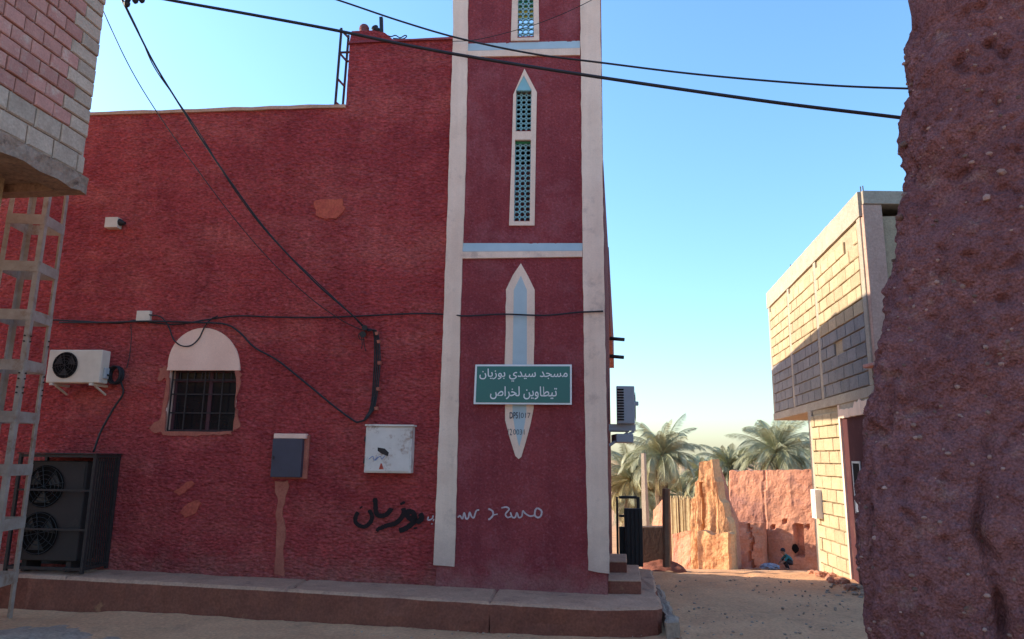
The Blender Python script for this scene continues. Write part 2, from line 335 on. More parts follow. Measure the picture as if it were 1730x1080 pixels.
step('step', 1026, 1059, 955, d2_, .262+h1_, h2_, .7)

# ================================================================== MOSQUE HALL
def grid_wall(name, mats, u0, u1, z0, z1, stp, holes=(), amp=.008, fr=11., base=0., reveal=.16, parent=None, seed=0, taper=None, mi_fn=None):
    def brk(a, b, cuts):
        c = sorted({a, b, *[q for q in cuts if a < q < b]}); out = []
        for p, q in zip(c, c[1:]):
            k = max(1, round((q-p)/stp)); out += [p+(q-p)*i/k for i in range(k)]
        return out+[b]
    us = brk(u0, u1, [h[0] for h in holes]+[h[1] for h in holes]); zs = brk(z0, z1, [h[2] for h in holes]+[h[3] for h in holes])
    mb = MB(); nu = len(us)
    for z in zs:
        for u in us:
            p = Vector((u+seed, z, .3))
            q_ = Vector((p.x, p.y*1.7, .3)); d = base+amp*fbm(q_*fr, 3)+amp*.55*noise.noise(q_*fr*2.1+Vector((9,9,9)))+amp*.9*fbm(p*.8, 2)
            uu = taper(u, z) if taper else u
            mb.v.append(tuple(fl(uu, z, d)))
    for j in range(len(zs)-1):
        for i in range(nu-1):
            uc, zc = (us[i]+us[i+1])/2, (zs[j]+zs[j+1])/2
            if any(h[0] < uc < h[1] and h[2] < zc < h[3] for h in holes): continue
            a = j*nu+i; mb.f.append((a, a+1, a+nu+1, a+nu)); mb.m.append(0)
    for h in holes:                                 # reveals
        T = taper or (lambda u, z: u)
        c = [(h[0],h[2]), (h[1],h[2]), (h[1],h[3]), (h[0],h[3])]
        for k in range(4):
            a, b = c[k], c[(k+1) % 4]
            mb.face([fl(T(*a),a[1],base+.004), fl(T(*b),b[1],base+.004), fl(T(*b),b[1],base-reveal), fl(T(*a),a[1],base-reveal)], 1 if len(mats) > 1 else 0)
    return mb.build(name, mats, parent, smooth=True, fix=False)
uTL, _ = fuz(749, 600); uTR, _ = fuz(1023, 600)
uStepL, _ = fuz(586, 150)
zRoof = fuz(400, 188)[1]; zStepR = fuz(700, 69)[1]; zStepL = fuz(620, 58)[1]
uL = -14.0
wu0, wz0 = fuz(277, 729); wu1, wz1 = fuz(401, 624); wu0 = fuz(281, 690)[0]; wu1 = fuz(398, 690)[0]
hall = empty('mosque_hall', fl(-3, .3), 'long red roughcast mosque hall with arched window left of the minaret', 'mosque')
hall_wall = grid_wall('wall', [M['hall'], M['cream2']], uL, uTL+.03, .1, zRoof, .028, holes=[(wu0, wu1, wz0, wz1)], parent=hall, amp=.012)
grid_wall('stair_block_wall', [M['hall']], uStepL, uTL+.03, zRoof-.01, zStepR, .03, parent=hall, amp=.0085, seed=0, base=-.001)
# solid body of hall behind the front: built from boxes set back from it
zSide = 5.42
mb = MB()
mb.fbox(uL, uStepL+.02, .1, zRoof-.03, -4.4, -.30)
mb.fbox(uStepL+.02, uTL+.2, .1, zRoof-.03, -4.4, -.31)
for (a, b, c, d) in ((uL, wu0-.03, .1, zRoof-.02), (wu1+.03, uTL+.02, .1, zRoof-.02), (wu0-.03, wu1+.03, .1, wz0-.03), (wu0-.03, wu1+.03, wz1+.03, zRoof-.02)):
    mb.fbox(a, b, c, d, -.295, -.02)
mb.build('inner_wall', M['hall'], hall)
mb = MB(); mb.fbox(uStepL+.004, uTL+.2, zRoof-.02, zStepR-.02, -2.2, -.02); mb.build('stair_block', M['hall'], hall)
# side walls along the street: solid near the corner, then an unseen storey on piers, added to shade the block house
corner = fl(uTR, 0, 0)
def side(t, off=0): return Vector((corner.x, corner.y, 0))+SD*t+Vector((SD.y, -SD.x, 0))*off
mb = MB()
A = [side(.06,0), side(3.9,0), side(3.9,-3), side(.06,-1.3)]
mb.hexa([p+UZ*.1 for p in A]+[p+UZ*zSide for p in A]); mb.build('side_wall', M['mud'], hall)
mb = MB(); A = [side(3.91,.01), side(10.75,.03), side(10.75,-.8), side(3.91,-.8)]
mb.hexa([p+UZ*4.12 for p in A]+[A[0]+UZ*(zSide+.02), A[1]+UZ*4.98, A[2]+UZ*4.98, A[3]+UZ*(zSide+.02)]); mb.build('shading_storey', M['mud'], hall)
for t in (6.0, 8.4, 10.55):
    for o in (-.45,):
        mb = MB(); mb.box(side(t, o)+UZ*1.7, (.28,.28,4.9), SD, Vector((SD.y,-SD.x,0))); mb.build('added_pier', M['cream'], hall)
# parapet coping (pale, slightly uneven)
def coping(u0, u1, z0, z1, parent, h=.055, o0=-.34, o1=.03, mat='plat'):
    mb = MB(); n = max(3, int((u1-u0)/.25)); prev = None
    for k in range(n+1):
        u = u0+(u1-u0)*k/n; z = z0+(z1-z0)*k/n+.012*noise.noise(Vector((u*3,z0,0))); hh = h*(1+.35*noise.noise(Vector((u*2.1,7,z0))))
        ring = [fl(u,z,o1), fl(u,z+hh,o1-.01), fl(u,z+hh,o0), fl(u,z,o0)]
        i = len(mb.v); mb.v += [tuple(p) for p in ring]
        if prev is not None:
            for q in range(4): mb.f.append((prev+q, prev+(q+1) % 4, i+(q+1) % 4, i+q)); mb.m.append(0)
        else: mb.f.append((i, i+1, i+2, i+3)); mb.m.append(0)
        prev = i
    mb.f.append((prev+3, prev+2, prev+1, prev)); mb.m.append(0)
    return mb.build('coping', M[mat], parent)
coping(uL, uStepL+.0, zRoof-.01, zRoof-.005, hall, .05)
coping(uStepL-.01, uTL+.05, zStepR-.012, zStepR-.012, hall, .035, mat='tower')
# the stair block's raised left shoulder and little domed finial
us1, zs1 = fuz(592, 62); us2, _ = fuz(650, 62)
mb = MB(); f = [fl(uStepL-.004,zStepR,.008), fl(fuz(668,64)[0],zStepR,.008), fl(us2,fuz(650,56)[1],.008), fl(us2-.15,fuz(630,52)[1],.008), fl(uStepL+.02,fuz(600,53)[1],.008)]
mb.prism(f, [p-FN*.36 for p in f]); mb.build('shoulder', M['hall'], hall)
mb = MB(); uc, zc0 = fuz(611, 53); r0 = .052
prof = [(0,.062), (.07,.064), (.085,.054), (.11,.064), (.15,.062), (.178,.045), (.192,.022), (.197,.001)]
mb.tube([fl(uc, zc0-.03+z, -.1) for z, r in prof], [r*1.05 for z, r in prof], 14); mb.build('finial', M['mud'], hall, smooth=True)

# ---- arched window of the hall
win = MB(); pts = [(281,626)]
for k in range(0, 21):
    a = math.pi*(1-k/20); pts.append((344+61*math.cos(a), 620-66*math.sin(a)))
pts.append((405,626)); win.fpoly(pts, .016, -.02); tymp = win.build('tympanum', M['cream2'], hall, bevel=.004)
wf = MB(); t = .03
for (a,b,c,d) in ((wu0+.01,wu1-.01,wz0,wz0+t), (wu0+.01,wu1-.01,wz1-t,wz1), (wu0+.01,wu0+.01+t,wz0+t,wz1-t), (wu1-t-.01,wu1-.01,wz0+t,wz1-t)):
    wf.fbox(a,b,c,d,-.155,-.115)
um = (wu0+wu1)/2; zm = wz1-.17*(wz1-wz0)
wf.fbox(um+.015, um+.06, wz0+t, wz1-t, -.15, -.12)
wf.fbox(wu0+.04, wu1-.04, zm-.02, zm+.02, -.149, -.118)
sash = wf.build('window_frame', M['redframe'], hall)
for (a, b) in ((wu0+.04, um+.015), (um+.06, wu1-.04)):
    for (c, d) in ((wz0+t, zm-.02), (zm+.02, wz1-t)):
        mb = MB(); mb.fbox(a, b, c, d, -.144, -.138); mb.build('pane', M['glass'], sash)
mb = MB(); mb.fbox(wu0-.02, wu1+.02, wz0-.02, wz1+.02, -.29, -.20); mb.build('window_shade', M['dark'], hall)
grille = MB(); n = 9
for k in range(n+1):
    u = wu0+.02+(wu1-wu0-.04)*k/n; grille.fbox(u-.005, u+.005, zm+.0, wz1-.01, -.05, -.04)
for u in (wu0+.02, wu0+.24*(wu1-wu0), um, wu0+.76*(wu1-wu0), wu1-.02): grille.fbox(u-.007, u+.007, wz0+.005, wz1-.01, -.05, -.036)
for z in (wz0+.012, wz0+.30*(wz1-wz0), wz0+.60*(wz1-wz0), zm, wz1-.012): grille.fbox(wu0+.005, wu1-.005, z-.008, z+.008, -.0545, -.0505)
grille.build('window_bars', M['iron'], hall)
def blob_patch(name, mat, pxs, parent, off=.014, jit=2.5, n=5, seed=0):
    rr = random.Random(seed); out = []
    for k in range(len(pxs)):
        a, b = pxs[k], pxs[(k+1) % len(pxs)]
        for i in range(n):
            t = i/n; out.append((a[0]+(b[0]-a[0])*t+rr.uniform(-jit,jit), a[1]+(b[1]-a[1])*t+rr.uniform(-jit,jit)))
    mb = MB(); mb.fpoly(out, off, -.02); return mb.build(name, M[mat], parent)
blob_patch('wall_patch', 'patch', [(397,622),(408,632),(404,655),(396,680),(402,700),(407,722),(392,730),(398,680)], hall, .013, 2, 3, 1)
blob_patch('wall_patch', 'patch', [(283,622),(278,660),(274,690),(268,712),(252,722),(256,730),(276,731),(280,690),(286,640)], hall, .013, 2, 3, 2)
blob_patch('wall_patch', 'patch', [(270,622),(284,620),(281,640),(266,642)], hall, .012, 3, 3, 3)
blob_patch('wall_patch', 'patch', [(272,730),(390,729),(392,734),(360,735),(330,737),(275,735)], hall, .014, 1.3, 4, 4)
blob_patch('wall_patch', 'patch', [(464,812),(488,812),(482,840),(478,870),(482,910),(478,950),(482,972),(464,972),(468,920),(466,870),(468,840)], hall, .016, 2.2, 3, 5)
blob_patch('wall_patch', 'orange', [(528,342),(545,335),(578,336),(582,352),(570,368),(550,372),(534,362)], hall, .0155, 2.5, 3, 6)
blob_patch('wall_patch', 'orange', [(294,832),(308,822),(322,812),(330,816),(318,828),(302,838)], hall, .0155, 2, 3, 7)  # small orange patch low on the wall, like the next one
blob_patch('wall_patch', 'orange', [(304,866),(316,852),(334,843),(340,850),(330,868),(312,874)], hall, .0155, 2, 3, 8)

# ================================================================== MINARET
mino = empty('minaret', fl((uTL+uTR)/2, .3, -.8), 'maroon minaret with cream corner strips and latticed slit windows', 'minaret')
def tp(u, z): return u*(1-.0)   # plumb
wA = dict(top=fuz(886,118), l=fuz(864,160)[0], r=fuz(908,160)[0])
ZT = 9.8
# slit windows: (outer outline, inner outlines) in photo pixels
frame1 = [(886,116),(907,156),(906,200),(903,381),(860,381),(865,240),(867,160)]
inner1a = [(885,127),(898,152),(897,222),(871,222),(872,152)]
inner1b = [(897,236),(895,374),(868,374),(870,236)]
def fr_hole(pxs):
    uz = [fuz(*p) for p in pxs]; return (min(a for a,b in uz), max(a for a,b in uz), min(b for a,b in uz), max(b for a,b in uz))
h1a, h1b = fr_hole(inner1a), fr_hole(inner1b); h1a = (h1a[0], h1a[1], h1a[2], fuz(872,152)[1])
u2a, z2b = fuz(873,64); u2b = fuz(902,64)[0]; z2t = z2b+1.25
hole2 = (u2a, u2b, z2b, z2t)
grid_wall('front_wall', [M['tower'], M['cream']], uTL, uTR-.01, .1, ZT, .032, holes=[h1a, h1b, hole2], amp=.006, fr=11, base=.022, reveal=.13, parent=mino, seed=40)
mb = MB(); D = 1.75
mb.fbox(uTL, uTL+.14, .1, ZT, -D, .008); mb.build('left_wall', M['tower'], mino)
mb = MB(); mb.fbox(uTR-.14, uTR-.002, .1, ZT, -D, .008); mb.build('right_wall', M['tower'], mino)
rise = D*.62
mb = MB()
zb0, zb1 = z2b+.75, z2t+1.0
for (a,b,c,d) in ((uTL+.14,uTR-.14,.1,zb0), (uTL+.14,u2a-.12,zb0,zb1), (u2b+.12,uTR-.14,zb0,zb1), (uTL+.14,uTR-.14,zb1,ZT)): mb.fbox(a,b,c,d,-D,-D+.14)
mb.build('back_wall', M['tower'], mino)
mb = MB(); mb.fbox(uTL+.141, uTR-.141, ZT-.15, ZT-.02, -D+.141, .0); mb.build('roof_slab', M['plat'], mino)
mb = MB(); mb.fbox(uTL+.141, uTR-.141, 6.3, 6.4, -D+.141, -.14); mb.build('floor_slab', M['dark'], mino)
# corner strips
def stripx(pxs, name='corner_strip', off=.055):
    rr = random.Random(len(name)+int(pxs[0][0])); out = []
    for k in range(len(pxs)):
        a, b = pxs[k], pxs[(k+1) % len(pxs)]; m = max(1, int(math.hypot(b[0]-a[0], b[1]-a[1])/14))
        for i in range(m):
            t = i/m; out.append((a[0]+(b[0]-a[0])*t+rr.uniform(-.6,.6), a[1]+(b[1]-a[1])*t+rr.uniform(-.6,.6)))
    m_ = MB(); m_.fpoly(out, off, 0.0); return m_.build(name, M['cream'], mino)
stripx([(732,955),(768,958),(774,700),(778,520),(786,300),(790,90),(792,-200),(765,-200),(765,60),(757,320),(746,620)])
stripx([(994,964),(1030,970),(1025,700),(1021,480),(1017,200),(1014,0),(1013,-200),(979,-200),(981,90),(984,400),(988,700)])
# horizontal bands with a sloped blue ledge
def band(y0l, y0r, ybl, ybr, y1l, y1r, xl, xr):
    mb = MB(); mb.fpoly([(xl,ybl),(xr,ybr),(xr,y1r),(xl,y1l)], .05, 0); b = mb.build('band', M['cream'], mino, bevel=.004)
    a = [fp(xl,y0l,.026), fp(xr,y0r,.026), fp(xr,ybr,.05)+UZ*.001, fp(xl,ybl,.05)+UZ*.001]; mb = MB(); mb.prism(a, [p-FN*.024 for p in a]); mb.build('ledge', M['paleblue'], b)
band(411,411,425,424,437,434,780,984)
band(74,69,86,81,96,93,790,980)
# pointed latticed windows
def frame_obj(outer, inners, name='window_frame', off=.046):
    mb = MB(); bm = bmesh.new()
    def loop(pxs, o): return [bm.verts.new(fp(x,y,off)-FN*(off-o)) for x, y in pxs]
    for o, flip in ((off, 1),):
        edges = []
        for pl in [outer]+inners:
            vs_ = loop(pl, o); edges += [bm.edges.new((vs_[k], vs_[(k+1) % len(vs_)])) for k in range(len(vs_))]
        bmesh.ops.triangle_fill(bm, use_beauty=True, use_dissolve=False, edges=edges)
    ret = bmesh.ops.extrude_face_region(bm, geom=bm.faces[:]); vv = [g for g in ret['geom'] if isinstance(g, bmesh.types.BMVert)]
    bmesh.ops.translate(bm, verts=vv, vec=-FN*(off-.0)); bmesh.ops.recalc_face_normals(bm, faces=bm.faces)
    me = bpy.data.meshes.new(name); bm.to_mesh(me); bm.free(); me.materials.append(M['cream'])
    o = bpy.data.objects.new(name, me); COL.objects.link(o); adopt(o, mino); return o
def lattice(parent, u0, u1, z0, z1, cols, off=-.03, mat='teal', apex=None):
    """pierced screen: staggered rings of holes, a real plate with openings"""
    cw = (u1-u0)/cols; rows = max(1, round((z1-z0)/(cw*.98))); ch = (z1-z0)/rows; mb = MB(); n = 12
    for j in range(rows):
        for i in range(cols):
            cu, cz = u0+(i+.5)*cw, z0+(j+.5)*ch
            if apex and cz > apex[0]:
                k = (apex[1]-cz)/(apex[1]-apex[0]); 
                if abs(cu-(u0+u1)/2) > k*(u1-u0)/2: continue
            rad = .41*min(cw, ch)
            def sq(a):
                c, s_ = math.cos(a), math.sin(a); m = max(abs(c), abs(s_)); return (cu+c/m*cw/2, cz+s_/m*ch/2)
            for q in range(n):
                a, b = 2*math.pi*q/n, 2*math.pi*(q+1)/n
                A, B = sq(a), sq(b); C_, D_ = (cu+rad*math.cos(b), cz+rad*math.sin(b)), (cu+rad*math.cos(a), cz+rad*math.sin(a))
                mb.face([fl(*A,off), fl(*B,off), fl(*C_,off), fl(*D_,off)])
                mb.face([fl(*D_,off), fl(*C_,off), fl(*C_,off-.03), fl(*D_,off-.03)])
                mb.face([fl(*A,off-.03), fl(*B,off-.03), fl(*C_,off-.03), fl(*D_,off-.03)])
    return mb.build('lattice', M[mat], parent, fix=False)
wfr = frame_obj(frame1, [inner1a, inner1b])
ap = (fuz(872,152)[1], fuz(885,127)[1])
lattice(wfr, h1a[0], h1a[1], h1a[2], ap[0], 3); lattice(wfr, h1b[0], h1b[1], h1b[2], h1b[3], 3)
mb = MB(); mb.fpoly([(871,153),(899,153),(885,125)], .036, .0); mb.build('pane', M['teal'], wfr)
mb = MB(); g0 = fuz(870,242)[1]; mb.fbox(h1b[0], h1b[1], g0, h1b[3], -.028, -.02); mb.build('pane', M['green_glass'], wfr)
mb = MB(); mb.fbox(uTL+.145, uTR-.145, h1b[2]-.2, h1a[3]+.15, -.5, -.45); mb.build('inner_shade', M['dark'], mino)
zf0 = fuz(868,70)[1]
fro = [(863,69),(911,68),(910,0),(908,-170),(866,-170),(865,0)]
fri = [(874,64),(902,63),(901,0),(900,-150),(875,-150),(875,0)]
wfr2 = frame_obj(fro, [fri])
lattice(wfr2, u2a, u2b, z2b, z2b+.80, 3); lattice(wfr2, u2a, u2b, z2b+.80, z2t, 3)
mb = MB(); mb.fbox(u2a, u2b, fuz(880,26)[1], fuz(880,8)[1], -.075, -.066); mb.build('pane', M['yellow_glass'], wfr2)
mb = MB(); mb.fbox(u2a, u2b, fuz(880,8)[1]+.002, z2t, -.075, -.066); mb.build('pane', M['green_glass'], wfr2)
# painted pointed lozenge (cream border, pale blue core)
stripx([(880,445),(892,465),(903,490),(902,620),(902,690),(897,715),(888,745),(881,772),(876,776),(870,770),(860,735),(853,710),(853,620),(855,490),(867,465)], 'lozenge', .036)
mb = MB(); mb.fpoly([(880,466),(890,490),(890,620),(889,700),(884,730),(877,755),(871,730),(866,700),(866,620),(868,490)], .0385, .03); mb.build('lozenge_core', M['paleblue'], mino)
# ================================================================== BRICKWORK
def brick_meshes(name, mat, w, h, d, nvar=4, seed=0, ch=.008):
    out = []; rr = random.Random(seed)
    for k in range(nvar):
        mb = MB(); j = lambda a: rr.uniform(-a, a)
        X, Y, Z = w/2, d/2, h/2
        # chamfered front (front is -Y), corners slightly irregular
        f = [(-X+ch+j(.004), -Y, -Z+ch+j(.004)), (X-ch+j(.004), -Y, -Z+ch+j(.004)), (X-ch+j(.004), -Y, Z-ch+j(.004)), (-X+ch+j(.004), -Y, Z-ch+j(.004))]
        m = [(-X+j(.003), -Y+ch, -Z+j(.003)), (X+j(.003), -Y+ch, -Z+j(.003)), (X+j(.003), -Y+ch, Z+j(.003)), (-X+j(.003), -Y+ch, Z+j(.003))]
        b = [(-X, Y, -Z), (X, Y, -Z), (X, Y, Z), (-X, Y, Z)]
        mb.v = f+m+b; mb.f = [(0,1,2,3), (11,10,9,8)]
        for q in range(4):
            r_ = (q+1) % 4; mb.f += [(q, q+4, r_+4, r_), (q+4, q+8, r_+8, r_+4)]
        mb.m = [0]*len(mb.f); me = mb.mesh(name, mat)
        bm = bmesh.new(); bm.from_mesh(me); bmesh.ops.recalc_face_normals(bm, faces=bm.faces); bm.to_mesh(me); bm.free(); out.append(me)
    return out
def lay(name, meshes, parent, O, ux, t, z, w, out_n, proud=0., scale=1., rr=random):
    """one brick: centre at O + ux*t + z, length axis ux, facing out_n"""
    o = bpy.data.objects.new(name, rr.choice(meshes)); COL.objects.link(o)
    X = ux; Y = -out_n; Zv = UZ; P = O+ux*t+UZ*z+out_n*(proud+rr.uniform(-.004,.004))
    tilt = rr.uniform(-.012,.012); X2 = (X+UZ*tilt).normalized(); Z2 = (UZ-X*tilt).normalized()
    mw = Matrix(((X2.x*scale, Y.x, Z2.x, P.x), (X2.y*scale, Y.y, Z2.y, P.y), (X2.z*scale, Y.z, Z2.z, P.z), (0,0,0,1)))
    adopt(o, parent); o.matrix_basis = mw; return o
def courses(name, meshes, parent, O, ux, out_n, length, z0, nrow, bw, bh, joint, proud=0., rr=random, stagger=.5, keep=None, irregular=0.):
    for r_ in range(nrow):
        z = z0+(r_+.5)*(bh+joint); t = -((bw+joint)*stagger if r_ % 2 else 0)
        while t < length-.03:
            a, b = max(0, t), min(length, t+bw)
            if b-a > .05 and (keep is None or keep((a+b)/2, z)):
                lay(name, meshes, parent, O, ux, (a+b)/2, z, bw, out_n, proud, (b-a)/bw, rr)
            t += bw+joint+rr.uniform(-irregular, irregular)

# ================================================================== BRICK HOUSE (left, overhanging)
LD = Vector((.125, 1, 0)).normalized(); LN = Vector((LD.y, -LD.x, 0))         # face direction and its outward normal (towards the street)
LC = atd(136, 326, 6.75); zo = LC.z; LC = Vector((LC.x, LC.y, 0))              # far lower corner of the overhang
brick_house = empty('brick_house', LC-LD*2-LN*1.5, 'unfinished brick house with overhanging storey and concrete edge beam', 'house')
def LPt(t, z, o=0): return LC-LD*t+LN*o+UZ*z                                   # t metres from the far corner towards the camera
zl0 = zo+.17; H = 3.6; T = 4.0
mb = MB(); a = [LPt(0,zl0-.02,-.022), LPt(T,zl0-.02,-.022), LPt(T,zl0-.02,-3), LPt(0,zl0-.02,-3)]; mb.hexa(a+[p+UZ*H for p in a]); mb.build('mortar_wall', M['mortar'], brick_house)
rb = random.Random(5)
big = brick_meshes('block', M['block'], .30, .185, .05, 4, 1, .012)
red = brick_meshes('brick', M['brickred'], .215, .135, .05, 5, 2, .009)
O = LPt(0, 0, -.02)
for r_ in range(2):                                                              # two lower courses of cream block
    z = zl0+.012+(r_+.5)*.20; t = .03 if r_ else .10
    if r_ == 0: lay('block', big, brick_house, O, -LD, .05, z, .3, LN, 0, .28, rb)
    while t < 2.4:
        lay('block', big, brick_house, O, -LD, t+.16, z, .30, LN, rb.uniform(0,.006), 1, rb); t += .315
z0 = zl0+.412
for r_ in range(21):
    z = z0+(r_+.5)*.150; wc = (.24, .36)[r_ % 2]                                   # pale end blocks, then red brick
    lay('block', big, brick_house, O, -LD, wc/2+.005, z, .3, LN, 0, wc/.3*.98, rb).matrix_basis @= Matrix.Diagonal((1,1,.74,1))
    t = wc+.015
    while t < 2.2:
        lay('brick', red, brick_house, O, -LD, t+.108, z, .215, LN, rb.uniform(-.003,.006), 1, rb); t += .228
def edge_beam(name, P0, P1, inn, h, th, mat, parent, seed=0, amp=.022):
    """rough cast beam between two top-outer points"""
    n = 40; mb = MB(); prev = None; d = (P1-P0)
    for k in range(n+1):
        p = P0+d*(k/n); ring = []
        for q, (o, z) in enumerate(((0,0), (0,-h*.5), (0,-h), (th*.5,-h), (th,-h), (th,0))):
            pp = p+inn*o+UZ*z; w = amp*fbm(pp*9+Vector((seed,0,0)), 3); ring.append(pp-inn*(w if o == 0 else 0)+UZ*(w*.6 if q in (2,3) else 0))
        i = len(mb.v); mb.v += [tuple(x) for x in ring]
        if prev is None: mb.f.append(tuple(range(i, i+6))); mb.m.append(0)
        else:
            for q in range(6): mb.f.append((prev+q, prev+(q+1) % 6, i+(q+1) % 6, i+q)); mb.m.append(0)
        prev = i
    mb.f.append(tuple(prev+q for q in reversed(range(6)))); mb.m.append(0)
    return mb.build(name, M[mat], parent)
edge_beam('edge_beam', LPt(-.05, zl0, .03), LPt(T, zl0, .03), -LN, .17, .25, 'beam', brick_house)
edge_beam('edge_beam', LPt(-.045, zl0-.002, -.221), LPt(-.045, zl0-.002, -3), -LD, .18, .16, 'beam', brick_house, 4)
mb = MB(); a = [LPt(.1,zl0-.10,-.2), LPt(T,zl0-.10,-.2), LPt(T,zl0-.10,-3), LPt(.1,zl0-.10,-3)]; mb.hexa(a+[p+UZ*.07 for p in a]); mb.build('floor_slab', M['beam'], brick_house)
mb = MB(); a = [LPt(.25,-.1,-.62), LPt(T,-.1,-.62), LPt(T,-.1,-3), LPt(.25,-.1,-3)]; mb.hexa(a+[p+UZ*(zl0-.0) for p in a]); mb.build('lower_wall', M['yblock'], brick_house)

# ================================================================== LATTICE POLE
pole_base = atz(21, 1043, 0.02)
pX = Vector((.99,.10,0)).normalized(); pY = Vector((-.10,.99,0)).normalized()
w0 = .46; PB = Vector((pole_base.x, pole_base.y, 0))-pX*(w0/2)-pY*(w0/2)
PH = 8.2
top_shift = Vector((.0, 0, 0))
pole = empty('lattice_pole', PB, 'tall tapering steel lattice power pole in front of the red wall', 'power pole')
def pw(z): return w0-(w0-.36)*z/PH
def pc(sx, sy, z): return PB+pX*((w0-pw(z))/2+sx*pw(z)/2)+pY*(sy*pw(z)/2)+UZ*z
lw = .052
for sx in (-1, 1):
    for sy in (-1, 1):
        mb = MB()
        for (ex, ey) in ((-sx, 0), (0, -sy)):                                  # the two flanges of an angle iron
            for z0_, z1_ in ((-.15, PH),):
                a0, a1 = pc(sx, sy, z0_), pc(sx, sy, z1_); e = (pX*ex+pY*ey)*lw; th = (pX*(-sx)*.006 if ex == 0 else pY*(-sy)*.006)
                s_ = .0 if ex else .0061
                o_ = (pY*(-sy)*s_)
                mb.hexa([a0+o_, a0+e+o_, a0+e+th+o_, a0+th+o_, a1+o_, a1+e+o_, a1+e+th+o_, a1+th+o_])
        mb.build('leg', M['galv'], pole)
k = 0; z = .43
while z < PH-.1:
    for (sx0, sy0, sx1, sy1, n_) in ((-1,-1,1,-1,-pY), (1,-1,1,1,pX), (1,1,-1,1,pY), (-1,1,-1,-1,-pX)):
        a, b = pc(sx0,sy0,z), pc(sx1,sy1,z); d = (b-a).normalized(); mb = MB()
        mb.box((a+b)/2+n_*.004, ((b-a).length-.012, .006, .115), d, n_)
        mb.build('batten', M['galv'], pole)
    z += .56-.004*k; k += 1
mb = MB()
for zz in (2.35, 2.41, 2.50, 2.56, 2.9, 2.96):
    for (sx, sy, n_) in ((1,-1,-pY), (-1,-1,-pY), (1,-1,pX), (1,1,pX)):
        p = pc(sx, sy, zz)-((pX*sx if n_ == -pY else pY*sy)*.03)+n_*.006; mb.tube([p, p+n_*.014], .009, 6)
tag(mb.build('bolts', M['iron'], pole), kind='stuff')
mb = MB(); mb.bar(pc(0,0,PH-.35)-pX*.75, pc(0,0,PH-.35)+pX*.75, .08, .08); mb.build('cross_arm', M['galv'], pole)
# insulators on a bracket hanging at the top edge of the picture
PD = 7.0
def insul(px, py):
    p = atd(px, py, PD); mb = MB(); prof = [(0,.012), (.02,.03), (.05,.034), (.055,.02), (.075,.03), (.10,.034), (.11,.012), (.2,.008)]
    mb.tube([p+UZ*z for z, r in prof], [r for z, r in prof], 10); mb.build('insulator', M['black'], pole, smooth=True)
for x, y in ((214,12), (228,6), (239,5)): insul(x, y)
a, b = atd(140,-34,PD), atd(262,-36,PD); mb = MB(); mb.bar(a, b, .05, .05); mb.bar(pc(1,0,a.z), a+(b-a)*.2, .05, .05); mb.build('bracket', M['iron'], pole)

# ================================================================== CABLES
def cable(label, pts, r, name='cable', n=10, mat='cable'):
    mb = MB(); mb.tube(smooth_path(pts, n), r, 6); return tag(mb.build(name, M[mat], None, smooth=True), label, 'cable')
def dpts(l, d0, d1):
    x0, x1 = l[0][0], l[-1][0]; return [atd(x, y, d0+(d1-d0)*(x-x0)/(x1-x0)) for x, y in l]
cable('thick black overhead cable sagging right across the picture', dpts([(200,-17),(285,0),(420,24),(560,50),(680,75),(800,97),(1015,131),(1300,172),(1537,201),(1800,236)], 6.9, 5.4), .0155)
cable('thinner black overhead cable above the thick one', dpts([(380,-62),(460,-35),(570,0),(680,37),(780,66),(900,91),(1015,106),(1180,126),(1380,143),(1540,150),(1800,156)], 6.9, 5.6), .0095)
cable('thin wire rising from the stair block roof across the minaret', [fp(764,70,.10), fp(800,68,.14), fp(850,57,.16), fp(920,36,.16), fp(1000,0,.16), fp(1060,-40,.16)], .0045)
def along(l, d0):                                 # from depth d0 to the wall bracket
    e = fp(*l[-1], .07); n = len(l)-1; out = []
    for i, (x, y) in enumerate(l): out.append(atd(x, y, d0+(e.y-d0)*i/n) if i < n else e)
    return out
tw = along([(206,0),(232,52),(262,110),(300,172),(340,235),(395,315),(455,395),(530,475),(590,528),(616,553)], 7.0)
cable('service cable dropping from the pole to the wall bracket', tw, .0105)
tw2 = [p+Vector((.012*math.sin(i*2.1), 0, .022*math.cos(i*1.7))) for i, p in enumerate(tw)]
cable('second strand twisted round the service cable drop', tw2, .006)
cable('thin grey wire left of the service cable drop', along([(150,-40),(183,38),(220,115),(262,185),(320,268),(390,362),(455,438),(520,500),(575,540),(612,558)], 7.0), .0055)
W_ = lambda l, o=.03: [fp(x, y, o) for x, y in l]
cable('long black cable running level along the wall to the minaret corner', W_([(60,542),(95,541),(140,543),(200,546),(232,541),(262,546),(300,548),(352,540),(400,534),(470,536),(560,536),(700,530),(760,532)], .035)+W_([(790,534),(850,531),(920,533),(975,528),(1019,526)], .075), .010)
cable('black cable sagging in a loop over the window arch', W_([(252,532),(272,536),(285,552),(293,573),(306,584),(322,584),(336,572),(346,552),(356,540),(368,534)], .045), .0085)
cable('thick cable slanting down from the window arch to the white cabinet', W_([(100,545),(180,545),(250,543),(330,545),(380,548),(405,562),(430,587),(470,610),(520,650),(565,687),(598,711)], .05)+W_([(606,713),(618,708),(628,694),(632,670)], .05), .012)
vb = MB()
for k in range(4):
    vb.tube(smooth_path(W_([(620,556+k),(631+2*k,561),(633+3*k,600),(631+3*k,640),(629+2.5*k,670),(625+2*k,692),(616,708)], .03+.008*k), 8), .0085, 6)
tag(vb.build('cable_bundle', M['cable'], None, smooth=True), 'bundle of black cables hanging from the wall bracket to the cabinet', 'cable')
br = empty('wall_bracket', fp(615,560), 'black cable clamp with loose tails fixed to the red wall', 'bracket')
